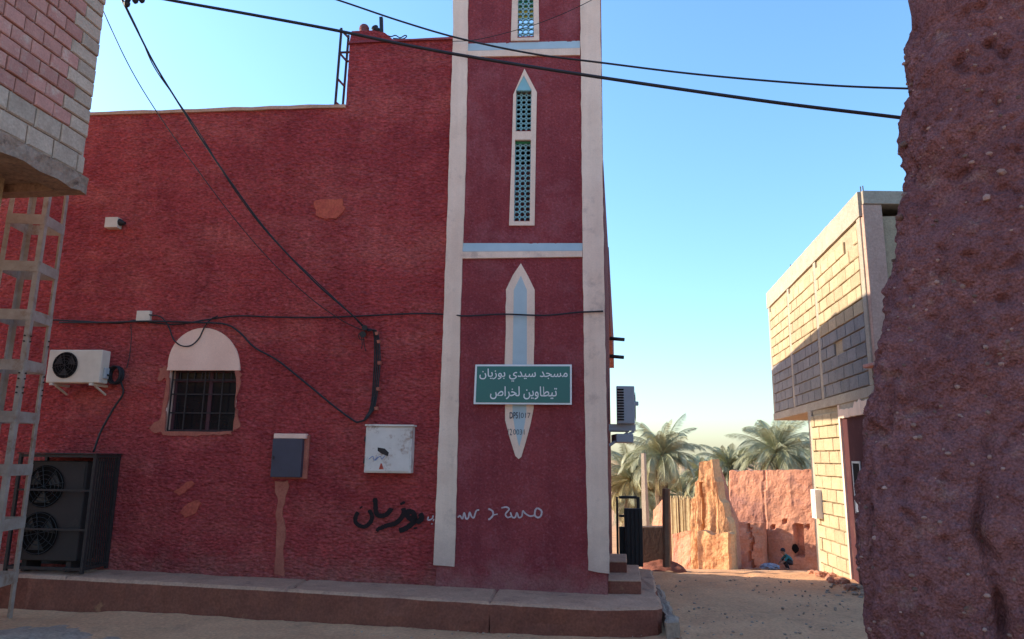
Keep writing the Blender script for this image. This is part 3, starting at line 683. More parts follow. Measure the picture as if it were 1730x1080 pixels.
mb = MB(); mb.tube([fp(616,554,.0), fp(616,554,.11)], .035, 8); mb.tube([fp(613,565,.0), fp(613,565,.09)], .04, 8); mb.build('clamp', M['black'], br)
for i, l in enumerate(([(612,560),(606,566),(608,573),(616,574)], [(614,566),(615,580),(618,594)], [(610,566),(612,582),(610,590)])):
    mb = MB(); mb.tube(smooth_path(W_(l, .06+.01*i), 5), .005, 5); mb.build('loose_wire', M['cable'], br)
for i, (x, y) in enumerate(((634,564),(637,578),(638,614),(636,658),(633,691))):
    mb = MB(); mb.fpoly([(x-1,y-3),(x+5,y-4),(x+4,y+2),(x,y+2)], .07, .0); mb.build('cable_clip', M['patch'], br)

# ================================================================== THINGS ON THE FRONT WALL
def fan(parent, c, r, axis, X, bladeMat='iron'):
    f = MB(); f.disc(c+axis*.003, 0, r, 0, 28, axis, X); hub = f.build('fan_recess', M['dark'], parent)
    Y = axis.cross(X); g = MB()
    for rr in (.35, .55, .75, .95):
        ring = [c+axis*.012+(X*math.cos(a)+Y*math.sin(a))*r*rr for a in [2*math.pi*k/28 for k in range(29)]]; g.tube(ring, r*.016, 4, False)
    for k in range(8):
        a = 2*math.pi*k/8+.2; g.tube([c+axis*.014, c+axis*.012+(X*math.cos(a)+Y*math.sin(a))*r], r*.018, 4)
    g.build('fan_guard', M[bladeMat], parent)
    b = MB()
    for k in range(3):
        a = 2*math.pi*k/3+.5; p = []
        for s_ in (-.45, .45):
            p.append((X*math.cos(a+s_*.4)+Y*math.sin(a+s_*.4))*r*.25); 
        q = [(X*math.cos(a+.5)+Y*math.sin(a+.5))*r*.88, (X*math.cos(a-.5)+Y*math.sin(a-.5))*r*.88]
        b.face([c+axis*.006+v for v in (p[0], p[1], q[0], q[1])])
    b.build('fan_blade', M[bladeMat], parent, fix=False)
# small white outdoor unit
def fdims(x0, y0, x1, y1, off):
    a, b = fuz(x0,y0,off), fuz(x1,y1,off); return min(a[0],b[0]), max(a[0],b[0]), min(a[1],b[1]), max(a[1],b[1])
u0,u1,z0,z1 = fdims(84,591,167,647,.30)
ac = empty('air_conditioner', fl((u0+u1)/2,z0,.2), 'small white outdoor air conditioner on brackets beside the lattice pole', 'air conditioner', None)
mb = MB(); mb.fbox(u0,u1,z0,z1,.14,.30); mb.build('casing', M['acwhite'], ac, bevel=.012)
fan(ac, fl(*fuz(110,617,.305),.302), (z1-z0)*.40, FN, FX)
mb = MB(); mb.fbox(u1+.001,u1+.03,z0+.06,z0+.19,.17,.25); mb.build('valve_cover', M['acgrey'], ac, bevel=.006)
for u in (u0+.08, u1-.10):
    mb = MB(); mb.fbox(u-.02,u+.02,z0-.03,z0-.001,0,.31); mb.bar(fl(u,z0-.03,.22), fl(u,z0-.12,.01), .02); mb.build('bracket', M['acwhite'], ac)
mb = MB(); cu, cz = fuz(196,634,.08)
for k in range(5):
    rr = .10+.007*math.sin(k*2.3); mb.tube([fl(cu+rr*math.cos(a)*.8, cz+rr*math.sin(a)*1.05, .05+.02*k) for a in [2*math.pi*q/24 for q in range(25)]], .011, 6, False)
mb.tube(smooth_path([fl(u1,z0+.12,.2), fl(u1+.06,z0+.10,.2), fl(cu-.06,cz+.05,.1)], 6), .011, 6)
mb.tube(smooth_path([fl(cu+.06,cz-.08,.06), fp(208,665,.04), fp(192,690,.03), fp(170,730,.03), fp(158,764,.03)], 6), .012, 6)
mb.build('pipe_coil', M['cable'], ac, smooth=True)
mb = MB(); mb.tube(smooth_path(W_([(221,548),(222,570),(219,600),(214,622)], .03), 6), .005, 5); mb.build('supply_wire', M['cable'], ac)
# caged twin-fan unit standing on the platform
cage_u0, _ = fuz(22,870,.46); cage_u1 = fuz(150,870,.46)[0]; zc0 = plat_z(*fl(-4.6,0,.3).xy)+.01; zc1 = fuz(150,768,.46)[1]
ac2 = empty('air_conditioner', fl((cage_u0+cage_u1)/2, zc0, .35), 'large shade-darkened twin-fan outdoor unit inside the iron cage on the platform', 'air conditioner')
iu0, iu1, iz0, iz1 = cage_u0+.05, cage_u1-.13, zc0+.12, zc1-.08
mb = MB(); mb.fbox(iu0, iu1, iz0, iz1, .10, .40); mb.build('casing', M['acdim'], ac2, bevel=.012)
fu = fuz(76,820,.4)[0]
for zz in (.74, .27): fan(ac2, fl(fu, iz0+(iz1-iz0)*zz, .402), (iz1-iz0)*.215, FN, FX, 'black')
for u in (iu0+.1, iu1-.1): mb = MB(); mb.fbox(u-.03,u+.03,zc0,iz0-.001,.14,.38); mb.build('foot', M['iron'], ac2)
mb = MB(); mb.fbox(iu1-.075, iu1-.02, iz1-.30, iz1-.04, .401, .406); mb.build('label_plate', M['acdim'], ac2)
cage = empty('iron_cage', fl((cage_u0+cage_u1)/2, zc0, .6), 'dark iron cage with barred side around the twin-fan unit', 'cage')
for u in (cage_u0, cage_u1):
    for o in (.04, .46):
        mb = MB(); mb.fbox(u-.017,u+.017,zc0,zc1,o-.017,o+.017); mb.build('post', M['iron'], cage)
for z in (zc0+.05, zc1-.02):
    for o in (.04, .46): mb = MB(); mb.fbox(cage_u0+.018,cage_u1-.018,z-.016,z+.016,o-.014,o+.014); mb.build('rail', M['iron'], cage)
    for u in (cage_u0, cage_u1): mb = MB(); mb.fbox(u-.014,u+.014,z-.016,z+.016,.058,.442); mb.build('rail', M['iron'], cage)
for zz in (.36, .69): mb = MB(); z = zc0+(zc1-zc0)*zz; mb.fbox(cage_u0+.018,cage_u1-.018,z-.011,z+.011,.45,.47); mb.build('rail', M['iron'], cage)
for k in range(1, 10):
    o = .058+(.442-.058)*k/10; mb = MB(); mb.fbox(cage_u1-.006,cage_u1+.006,zc0+.068,zc1-.038,o-.007,o+.007); mb.build('bar', M['iron'], cage)
mb = MB(); mb.fbox(cage_u0-.03, cage_u1+.03, zc1+.001, zc1+.013, .0, .49); mb.build('roof_sheet', M['iron'], cage)
# little junction box, stub box
def wbox(name, label, cat, x0,y0,x1,y1, depth, mat, bevel=.006):
    u0,u1,z0,z1 = fdims(x0,y0,x1,y1,depth); mb = MB(); mb.fbox(u0,u1,z0,z1,0,depth); return tag(mb.build(name, M[mat], None, bevel=bevel), label, cat)
wbox('junction_box', 'small square pale junction box on the cable above the window', 'junction box', 231,525,252,542, .05, 'acwhite')
sb = empty('wall_lamp', fp(195,378), 'small broken lamp with pale box high on the red wall', 'lamp')
u0,u1,z0,z1 = fdims(178,367,197,384,.10); mb = MB(); mb.fbox(u0,u1,z0,z1,0,.10); mb.build('box', M['acwhite'], sb, bevel=.004)
mb = MB(); p = fp(199,376,.05); mb.tube([p, p+FX*.03, p+FX*.10-UZ*.015], [.045,.05,.02], 10); mb.build('socket', M['black'], sb)
# blue-grey meter door in its recess
mbx = empty('meter_cabinet', fp(487,775), 'small meter cabinet with blue-grey door in a pale plaster frame', 'meter cabinet')
u0,u1,z0,z1 = fdims(461,741,507,807,.10)
mb = MB(); mb.fbox(u0-.01,u1+.055,z0-.02,z1+.05,-.02,.035); mb.build('plaster_surround', M['patch'], mbx, bevel=.012)
mb = MB(); mb.fbox(u0,u1+.03,z1+.001,z1+.06,.0,.085); mb.build('head', M['cream2'], mbx, bevel=.008)
mb = MB(); mb.fbox(u0,u1,z0,z1,.0,.10); d_ = mb.build('door', M['bluegrey'], mbx, bevel=.006)
mb = MB(); mb.fbox(u0+.02,u0+.035,(z0+z1)/2-.02,(z0+z1)/2+.02,.10,.112); mb.build('handle', M['iron'], d_)
# large white rusty cabinet
cb = empty('electric_cabinet', fp(657,760), 'large white rusty steel cabinet hanging on the wall beside the minaret', 'electric cabinet')
u0,u1,z0,z1 = fdims(618,720,693,800,.17)
mb = MB(); mb.fbox(u0,u1,z0,z1,.0,.155); mb.build('body', M['rustwhite'], cb, bevel=.006)
mb = MB(); mb.fbox(u0+.018,u1-.018,z0+.018,z1-.018,.155,.17); dr = mb.build('door', M['rustwhite'], cb, bevel=.004)
mb = MB(); mb.fbox(u0-.006,u1+.02,z1+.001,z1+.02,.0,.185); mb.build('rain_cap', M['rustwhite'], cb)
for zz in (.25,.72): mb = MB(); mb.fbox(u0-.012,u0-.001,z0+(z1-z0)*zz-.03,z0+(z1-z0)*zz+.03,.10,.16); mb.build('hinge', M['iron'], cb)
mb = MB()
for l in ([(623,776),(630,771),(632,778),(638,772)], [(634,778),(642,771),(645,776),(650,770)]): mb.tube(smooth_path([fp(x,y,.172) for x,y in l],4), .0035, 4)
mb.build('blue_scrawl', pmat('blue_ink', (.10,.16,.34), (.16,.22,.4), 20, .8), dr)
mb = MB(); mb.fpoly([(638,756),(650,758),(657,765),(655,771),(645,767),(638,762)], .172, .168); mb.build('torn_sticker', M['iron'], dr)
mb = MB(); mb.fpoly([(640,793),(643,783),(645,783),(648,793)], .172, .168); mb.build('rust_mark', M['orange'], dr)

# ---- sign with white lettering
sg = empty('name_sign', fp(884,650), 'green rectangular sign with two lines of white Arabic lettering', 'sign')
SO = .10
sq = [(803,616),(966,616),(966,684),(800,683)]; mb = MB(); mb.fpoly(sq, SO, SO-.02); mb.build('border', M['white'], sg, bevel=.003)
mb = MB(); mb.fpoly([(806,619),(963,619),(963,681),(803.5,680)], SO+.0025, SO-.01); mb.build('panel', M['sign'], sg)
for x in (815, 950): mb = MB(); p = fp(x, 650, SO-.021); mb.tube([p, p-FN*(SO-.021-.01)], .012, 6); mb.build('spacer', M['iron'], sg)
def text(name, body, x0, x1, y, ht, mat, parent, off, bold=0., squash=1.):
    c = bpy.data.curves.new('lettering', 'FONT'); c.body = body; c.size = 1; c.offset = bold; c.resolution_u = 3
    t = bpy.data.objects.new('lettering', c); COL.objects.link(t); bpy.context.view_layer.update()
    me = bpy.data.meshes.new_from_object(t); bpy.data.objects.remove(t)
    xs = [v.co.x for v in me.vertices]; ys = [v.co.y for v in me.vertices]; a, b = min(xs), max(xs); d0, d1 = min(ys), max(ys)
    U0, U1 = fuz(x0, y, off)[0], fuz(x1, y, off)[0]; Z0 = fuz((x0+x1)/2, y+ht/2, off)[1]; Z1 = fuz((x0+x1)/2, y-ht/2, off)[1]
    for v in me.vertices: v.co = fl(U0+(v.co.x-a)/(b-a)*(U1-U0), Z0+(v.co.y-d0)/(d1-d0)*(Z1-Z0), off)
    me.materials.append(M[mat]); o = bpy.data.objects.new(name, me); COL.objects.link(o); adopt(o, parent); return o
L1 = '\uFEE3\uFEB4\uFEA0\uFEAA \uFEB3\uFEF4\uFEAA\uFEF1 \uFE91\uFEEE\uFEAF\uFEF3\uFE8E\uFEE5'
L2 = '\uFE97\uFEF4\uFEC4\uFE8E\uFEED\uFEF3\uFEE6 \uFEDF\uFEA8\uFEAE\uFE8D\uFEB9'
text('lettering', L1[::-1], 810, 959, 634, 22, 'white', sg, SO+.0045, .008)
text('lettering', L2[::-1], 828, 941, 664, 22, 'white', sg, SO+.0045, .008)
# stencilled marks under the sign
text('stencil_mark', 'DP51', 861, 878, 702, 11, 'ink', mino, .0415, .02)
text('stencil_mark', '017', 880, 896, 702, 9, 'ink', mino, .0415, -.004)
text('stencil_mark', '12', 858, 865, 730, 11, 'ink', mino, .0415, .0)
text('stencil_mark', '0031', 867, 886, 730, 9, 'ink', mino, .0415, -.006)

# ---- sprayed writing
def ribbon(mb, pxs, w, off, n=6, seed=0):
    pts = smooth_path([Vector((x, y, 0)) for x, y in pxs], n); L, Rr = [], []
    for i, p in enumerate(pts):
        t = (pts[min(i+1,len(pts)-1)]-pts[max(i-1,0)]); t.normalize(); nn = Vector((-t.y, t.x, 0)); ww = w*(1+.25*noise.noise(Vector((i*.5,seed,0))))/2
        if i in (0, len(pts)-1): ww *= .6
        L.append(p+nn*ww); Rr.append(p-nn*ww)
    for i in range(len(pts)-1):
        mb.face([fp(q.x, q.y, off) for q in (L[i], L[i+1], Rr[i+1], Rr[i])])
def sp(l): return [(580+x/4.943, 820+y/4.943) for x, y in l]
def sprayed(label, mat, strokes, px):
    root = empty('sprayed_word', fp(*px), label, 'graffiti')
    for i, (l, w, off) in enumerate(strokes):
        mb = MB(); ribbon(mb, sp(l), w, off+.0004*i, seed=i); mb.build('stroke', M[mat], root, fix=False)
sprayed('black sprayed Arabic word on the red wall below the cabinet', 'spray_black', [(l, w, .0215) for l, w in (([(215,205),(240,260),(225,310),(180,345),(130,335),(100,300),(108,250),(125,225)], 7), ([(145,180),(152,190)], 6),
        ([(265,105),(268,160),(272,215),(290,250),(330,255),(365,240),(395,205),(400,190)], 8), ([(290,365),(320,355),(345,340)], 7), ([(275,365),(300,378)], 7),
        ([(500,190),(505,230),(480,280),(430,320),(370,335),(340,345)], 8), ([(490,140),(500,160)], 9), ([(640,235),(655,265),(635,300),(590,290),(545,270),(530,230),(560,220),(590,240),(590,300),(545,345),(500,370),(465,378)], 9),
        ([(570,250),(585,275),(560,290)], 8), ([(600,350),(602,366)], 6))], (655,870))
sprayed('thin white sprayed Arabic scrawl across the foot of the minaret', 'spray_white', [(l, w, .042) for l, w in (([(1625,190),(1655,215),(1650,255),(1625,270),(1600,250),(1605,205),(1625,190)], 3), ([(1600,250),(1560,258),(1520,235),(1500,215),(1490,260),(1465,268),(1450,230),(1435,268),(1410,265),(1395,225)], 2.6),
        ([(1320,190),(1360,182),(1385,200),(1355,240),(1370,268),(1400,262)], 2.6), ([(1210,195),(1245,215),(1250,250),(1225,280),(1210,285)], 3), ([(1250,250),(1290,240)],2),
        ([(1135,205),(1110,215),(1090,270),(1070,260),(1055,225),(1045,270),(1025,280),(1010,230),(995,280),(975,255),(955,270)], 2.6))]
        +[(l, w, .022) for l, w in (([(750,250),(745,275),(720,290),(705,285),(712,262)],2.4), ([(735,320),(745,325)],2.4), ([(750,300),(758,280)],2))], (840,870))

# ---- roof things: ladder, black stump
lad = empty('roof_ladder', fp(578,183,-.3), 'blue-grey metal ladder standing on the roof edge against the stair block', 'ladder')
LO = -.22
mb = MB()
rail = MB(); rail.bar(fp(566,182,LO), fp(577,48,LO), .028); rail.build('rail', M['iron'], lad)
LO2 = -.55
rail = MB(); rail.bar(fp(579,181,LO2), fp(589,60,LO2), .028); rail.build('rail', M['iron'], lad)
for (a, b) in (((575,50),(589,64)), ((574,90),(586,104)), ((570,133),(582,146)), ((567,173),(578,182))):
    mb = MB(); mb.bar(fp(*a,LO), fp(*b,LO2), .022); mb.build('rung', M['iron'], lad)
for (y, l, o) in ((88, 574, LO), (103, 586, LO2)): mb = MB(); mb.bar(fp(l,y+1,o), fp(600,y,o), .022); mb.build('wall_stay', M['iron'], lad)
st = empty('loudspeaker', fp(640,55,-.2), 'black loudspeaker stump on the stair block roof beside the finial', 'loudspeaker')
mb = MB(); mb.bar(fp(645,66,-.15), fp(644,30,-.15), .046); mb.build('post', M['black'], st)
mb = MB(); a = fp(640,52,-.15); mb.tube([a, a-FX*.05+UZ*.03, a-FX*.06+UZ*.05], [.03,.04,.05], 10); mb.build('horn', M['black'], st)
mb = MB(); mb.tube(smooth_path([fp(x,y,-.1) for x,y in ((650,58),(660,62),(668,60),(676,64),(684,60),(687,62),(680,66),(664,65))],5), .008, 5)
tag(mb.build('loose_cable', M['cable']), 'loose coiled wire lying on the stair block roof edge', 'cable')

# ---- side wall: outdoor unit, pipe stubs
ac3d = 10.0
p0 = atd(1041,652,ac3d); p1 = atd(1073,716,ac3d)
ac3 = empty('air_conditioner', atd(1058,716,ac3d), 'grey outdoor air conditioner with slatted end jutting from the side wall', 'air conditioner')
mb = MB(); w = p1.x-p0.x; hh = p0.z-p1.z; c = (p0+p1)/2
mb.box(c+SD*.4, (w,.8,hh), Vector((1,0,0)), SD); mb.build('casing', M['acgrey'], ac3, bevel=.012)
for k in range(12):
    z = p1.z+hh*(.10+.80*k/11); mb = MB(); mb.box(Vector((p0.x+w*.22, c.y-.008, z)), (w*.36,.012,hh*.035)); mb.build('slat', M['dark'], ac3)
fan(ac3, Vector((p1.x+.003,c.y,c.z))+SD*.4, hh*.4, Vector((SD.y,-SD.x,0)), SD)
mb = MB(); mb.box(Vector((p1.x+.03,c.y+.05,c.z+.02)), (.06,.05,.06)); mb.build('valve', M['acgrey'], ac3, bevel=.01)
for t in (.1,.65):
    mb = MB(); q = Vector((side(c.y-corner.y+t).x, c.y+t, p1.z-.05)); mb.bar(q-Vector((.1,0,0)), Vector((p1.x+.02, c.y+t, p1.z-.05)), .05, .09); mb.bar(Vector((p1.x,c.y+t,p1.z-.1)), q-UZ*.25, .035)
    mb.build('bracket', M['acgrey'], ac3)
mb = MB(); mb.box(Vector((c.x-.01,c.y+.3,p1.z-.2)), (w*.95,.5,.12)); mb.build('drip_tray', M['acgrey'], ac3, bevel=.01)
for i, (y, x1) in enumerate(((573,1055),(603,1054))):
    a = atd(1030,y-1,9.9); b = atd(x1,y+1,9.9); mb = MB(); mb.tube([a,b], .026, 10)
    tag(mb.build('drain_spout', M['iron'], None, smooth=True), ('upper','lower')[i]+' dark pipe stub sticking out of the side wall', 'pipe')

# ---- black gate by the steps
GD = atz(1070,957,.27).y
gt = empty('black_gate', atd(1065,960,GD), 'black metal gate leaf standing open beside the side wall', 'gate')
def gq(x0,y0,x1,y1,d,th,name,mat='black'):
    a, b = atd(x0,y0,d), atd(x1,y1,d); mb = MB(); mb.box(((a+b)/2)+Vector((0,th/2,0)), (abs(b.x-a.x),th,abs(a.z-b.z))); return mb.build(name, M[mat], gt, bevel=.004)
gq(1055,859,1087,958,GD,.05,'panel'); gq(1041,840,1046,950,GD+.22,.04,'post'); gq(1076,840,1082,900,GD+.22,.04,'post'); gq(1046.1,838,1075.9,843,GD+.22,.04,'rail'); gq(1046.1,870,1056,874,GD+.22,.04,'rail'); gq(1046.1,890,1056,948,GD+.23,.03,'lower_panel')
for k in range(4): gq(1059+7*k,862,1060.4+7*k,955,GD-.013,.012,'rib')
# low dark wall and timber gate post behind it
lw_ = MB(); a = atd(1083,945,12.4); b = atd(1133,945,12.2); 
lw_.hexa([a-UZ*.1, b-UZ*.1, b-UZ*.1+SD*.2, a-UZ*.1+SD*.2]+[q+UZ*.52 for q in (a, b, b+SD*.2, a+SD*.2)])
tag(lw_.build('low_wall', pmat('dark_mud', (.12,.075,.06), (.09,.055,.045), 3, .95, .5, 20), None, bevel=.02), 'low dark wall closing the yard behind the black gate', 'wall')
pm = MB(); a, b = atd(1126,958,11.5), atd(1125,826,11.5); n = 9
pm.tube([a+(b-a)*(i/n)+Vector((.012*noise.noise(Vector((i,0,0))),0,0)) for i in range(n+1)], [.062+.008*noise.noise(Vector((i,9,0))) for i in range(n+1)], 7)
tag(pm.build('gate_post', M['wood'], None), 'rough brown timber post at the end of the low dark wall', 'post')

# ================================================================== BLOCK HOUSE (right)
RD = Vector((.150,1,0)).normalized(); RN = Vector((-RD.y, RD.x, 0)); RX = Vector((1,0,0))
rc = atd(1478, 672, 9.6); RC = Vector((rc.x, rc.y, 0))
house = empty('block_house', RC+RX*1.5+RD*1.5, 'tall unfinished sandy block house overhanging the side street', 'house')
zu0 = 2.62; ztop = atd(1455,326,9.6).z; zbm = ztop-.36; LEN = 6.35
def RP(t, z, o=0): return RC+RD*t+RN*o+UZ*z
def rbox(mb, t0, t1, z0, z1, o0, o1):
    mb.hexa([RP(t0,z0,o1), RP(t1,z0,o1), RP(t1,z0,o0), RP(t0,z0,o0), RP(t0,z1,o1), RP(t1,z1,o1), RP(t1,z1,o0), RP(t0,z1,o0)])
mb = MB(); rbox(mb, .02, LEN-.02, zu0+.15, zbm, -3.2, -.02); mb.build('mortar_wall', M['ymortar'], house)
mb = MB(); rbox(mb, -.03, LEN+.03, zu0, zu0+.149, -3.3, .012); mb.build('floor_slab', M['ybeam'], house, bevel=.01)
edge_beam('top_beam', RP(-.04, ztop, .02), RP(LEN+.04, ztop, .02), -RN, .36, .3, 'ybeam', house, 12, .006)
mb = MB(); rbox(mb, -.02, LEN, ztop-.10, ztop-.02, -3.2, -.25); mb.build('roof_slab', M['ybeam'], house)
for t in (0, 2.35, 4.35, LEN-.16):
    mb = MB(); rbox(mb, t-.001, t+.15, zu0+.15, zbm+.02, -.2, .006+.002*(t>0)); mb.build('column', M['ybeam'], house, bevel=.01)
rr = random.Random(3)
yb = brick_meshes('block', M['yblock'], .40, .188, .06, 5, 7, .010)
gb = brick_meshes('block', pmat('grey_block', (.25,.235,.225), (.20,.19,.185), 6, .94, .45, 36, rnd=.12, fine=.14, spec=.1, bdist=.012), .40, .188, .06, 5, 7, .010)  # lower courses coloured greyer than the sandy ones above
gaps = [(1.15, zu0+.15+.205*8.5), (1.5, zu0+.15+.205*3.5), (.55, zu0+.15+.205*10.5)]
for (ta, tb) in ((.155, 2.345), (2.505, 4.345), (4.505, LEN-.165)):
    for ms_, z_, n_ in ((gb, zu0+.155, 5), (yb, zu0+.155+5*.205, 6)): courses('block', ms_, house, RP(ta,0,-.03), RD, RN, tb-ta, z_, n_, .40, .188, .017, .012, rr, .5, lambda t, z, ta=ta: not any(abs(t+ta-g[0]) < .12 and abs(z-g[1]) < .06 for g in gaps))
pk = pmat('pinkish_plaster', (.50,.33,.26), (.42,.27,.21), 4, .94, .5, 28, fine=.12, spec=.1, bdist=.015)
pb = brick_meshes('block', pmat('pinkish_block', (.50,.34,.265), (.42,.28,.215), 6, .94, .45, 36, rnd=.14, fine=.14, spec=.1, bdist=.012), .40, .188, .06, 5, 7, .010)
# near end wall (in shade)
EN = Vector((-RX.y, -1, 0)); EW = 3.0
def EP(s, z, o=0): return RC+RX*s+UZ*z-Vector((0,1,0))*o*-1*-1
mb = MB(); mb.hexa([RC+RX*.02+Vector((0,.03,zu0)), RC+RX*EW+Vector((0,.03,zu0)), RC+RX*EW+Vector((0,.3,zu0)), RC+RX*.06+Vector((0,.3,zu0)), RC+RX*.02+Vector((0,.03,ztop-.55)), RC+RX*EW+Vector((0,.03,ztop-.55)), RC+RX*EW+Vector((0,.3,ztop-.55)), RC+RX*.06+Vector((0,.3,ztop-.55))]); mb.build('end_mortar', M['ymortar'], house)
mb = MB(); mb.box(RC+Vector((.15,.02,(zu0+ztop-.2)/2)), (.27,.2,ztop-.2-zu0)); mb.build('column', pk, house, bevel=.012)
mb = MB(); mb.box(RC+Vector((EW/2+.02,.02,ztop-.10)), (EW,.24,.199)); mb.build('top_beam', M['ybeam'], house, bevel=.012)
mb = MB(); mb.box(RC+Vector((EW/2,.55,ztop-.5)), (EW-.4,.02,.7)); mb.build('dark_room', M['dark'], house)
courses('block', pb, house, RC+Vector((.30,.035,0)), RX, Vector((0,-1,0)), 2.0, zu0+.02, 10, .40, .188, .017, .0, rr, .5, lambda t, z: z < ztop-.52)
# lower storey: maroon door front flush with the overhang, sunlit return wall beyond it
tD = 1.66
mb = MB(); rbox(mb, -.02, tD-.06, 2.40, zu0-.002, -.35, -.004); mb.build('lintel', M['ybeam'], house)
rg = random.Random(8); f = []
N_ = 16
for k in range(N_+1): f.append(RP(tD-.06-(tD-.06)*k/N_, 2.395+ .015*rg.random(), .018))
for k in range(N_+1): f.append(RP((tD-.06)*k/N_, 2.50+.05*rg.random()+(.08 if 2 < k < 9 else 0), .018))
mb = MB(); mb.prism(f, [p-RN*.03 for p in f]); mb.build('plaster_strip', M['cream'], house)
mb = MB(); rbox(mb, -.02, tD-.08, -.3, 2.398, -.35, -.02); dr = mb.build('door', M['door'], house)
mb = MB(); rbox(mb, tD-.079, tD, -.3, zu0-.004, -.35, .012); mb.build('door_frame', M['cream'], house, bevel=.006)
mb = MB(); rbox(mb, .88, 1.18, 1.28, 1.72, -.019, -.012); mb.build('window', M['dark'], dr)
for (a,b,c,d) in ((.85,1.21,1.72,1.75), (.85,.88,1.0,1.72), (1.18,1.21,1.0,1.72)): mb = MB(); rbox(mb, a,b,c,d,-.019,-.004); mb.build('window_frame', M['acgrey'], dr)
mb = MB(); rbox(mb, .881, 1.179, 1.02, 1.275, -.019, -.008); mb.build('white_panel', M['white'], dr)
# return wall of sandy blocks
Y0 = RP(tD+.002, 0, -.06); q = atd(1376, 800, 12.75); Y1 = Vector((q.x, q.y, 0)); YD = (Y1-Y0).normalized(); YN = Vector((-YD.y, YD.x, 0)); YL = (Y1-Y0).length
mb = MB(); a = [Y0-YN*.01-UZ*.4, Y1-YN*.01-UZ*.4, Y1-YN*.25-UZ*.4, Y0-YN*.25-UZ*.4]; mb.hexa(a+[p+UZ*(zu0+.395) for p in a]); mb.build('return_mortar', M['ymortar'], house)
mb = MB(); mb.box((Y1-YN*.13+UZ*(zu0/2-.2)), (.2,.3,zu0+.39), YD, YN); mb.build('corner_column', M['ybeam'], house, bevel=.012)
courses('block', yb, house, Y0-YN*.005, YD, YN, YL-.11, -.15, 13, .40, .188, .018, .012, rr, .5)
mb = MB(); rbox(mb, .1, tD+.8, -.3, zu0-.01, -3.2, -.5); mb.build('lower_core', M['ymortar'], house)
# bits: rebars, tile spout
for i, (t, o) in enumerate(((.04,-.06), (.12,-.12), (2.4,-.08), (4.4,-.08))):
    mb = MB(); p = RP(t, ztop-.02, o); mb.tube([p, p+UZ*(.13+.04*(i % 2))+RD*.01], .008, 5); mb.build('rebar', M['iron'], house)
mb = MB(); p = RP(-.02, 3.02, .02); mb.box(p+Vector((-.0,-.10,0)), (.20,.28,.05)); mb.build('tile_spout', M['brickred'], house, bevel=.012)
# meter box on the return wall
bx = empty('meter_box', Y0+YD*.75+UZ*.9, 'pale upright meter box on the sunlit sandy block wall', 'meter box')
p = Y0+YD*(YL*.80)+UZ*1.03; mb = MB(); mb.box(p+YN*.08, (.22,.14,.48), YD, YN); mb.build('casing', M['white'], bx, bevel=.012)
mb = MB(); mb.box(p+YN*.152, (.18,.008,.42), YD, YN); mb.build('lid', M['acwhite'], bx)

# ================================================================== MUD HOUSE (right foreground, runs back past the camera)
sil = [(1552,-160),(1546,0),(1541,110),(1536,200),(1532,270),(1521,345),(1512,420),(1504,500),(1492,590),(1477,690),(1465,770),(1452,845),(1450,890),(1462,950),(1472,1010),(1476,1080),(1480,1200),(1482,1500)]
MD = 3.35
se = [atd(x, y, MD) for x, y in sil]; se.sort(key=lambda p: p.z)
def edge_x(z):
    if z <= se[0].z: return se[0].x
    for a, b in zip(se, se[1:]):
        if a.z <= z <= b.z: return a.x+(b.x-a.x)*(z-a.z)/(b.z-a.z)
    return se[-1].x+(z-se[-1].z)*.05
mudh = empty('mud_house', Vector((2.8,2,0)), 'dark rough mud wall studded with pebbles at the right edge', 'mud wall')
fd = Vector((.86,-.51,0)).normalized(); cr = .14
def mud_pt(s, z):
    """s<0: back along the side street, 0..arc: rounded corner, then along the face towards the camera's right"""
    arc = cr*(math.pi/2+.0); ex = edge_x(z)
    bd = Vector((.80, .60, 0)).normalized()
    # corner centre
    nf = Vector((fd.y, -fd.x, 0)); nb = Vector((-bd.y, bd.x, 0)); nf = nf if nf.y < 0 else -nf; nb = nb if nb.x < 0 else -nb
    c = Vector((ex+cr, MD, 0)); ang0 = math.atan2(nb.y, nb.x); ang1 = math.atan2(nf.y, nf.x)
    if ang0 < 0: ang0 += 2*math.pi
    if ang1 < 0: ang1 += 2*math.pi
    L = cr*abs(ang1-ang0)
    if s < 0: p = c+nb*cr+bd*(-s); n = nb
    elif s < L: a = ang0+(ang1-ang0)*s/L; n = Vector((math.cos(a), math.sin(a), 0)); p = c+n*cr
    else: p = c+nf*cr+fd*(s-L); n = nf
    return Vector((p.x, p.y, z)), n
def seg(brk):
    out = []
    for a, b, st in brk:
        k = max(1, round((b-a)/st)); out += [a+(b-a)*i/k for i in range(k)]
    return out+[brk[-1][1]]
ss = seg([(-3,-.3,.15), (-.3,1.05,.0095), (1.05,3.2,.12)]); zz = seg([(-.1,.75,.06), (.75,4.0,.0105), (4.0,5.6,.10)])
def crack(s, z):
    d = 0
    zc = 2.05
    if z < zc: w = .022+.012*noise.noise(Vector((z*6,5,0))); c = .62+.035*noise.noise(Vector((z*2.2,1,0)))+.02*noise.noise(Vector((z*9,2,0))); d -= .13*min(1,(zc-z)*1.5)*max(.25,.6+.8*noise.noise(Vector((z*5,11,0))))*math.exp(-((s-c)/w)**2)
    c2 = .22+.02*noise.noise(Vector((z*5,3,0))); d -= .045*math.exp(-((s-c2)/.02)**2)*math.exp(-((z-2.0)/.18)**2)
    c3 = .17+.03*noise.noise(Vector((z*3,8,0))); d -= .035*math.exp(-((s-c3)/.014)**2)*math.exp(-((z-1.45)/.3)**2)
    return d
mb = MB(); ns = len(ss)
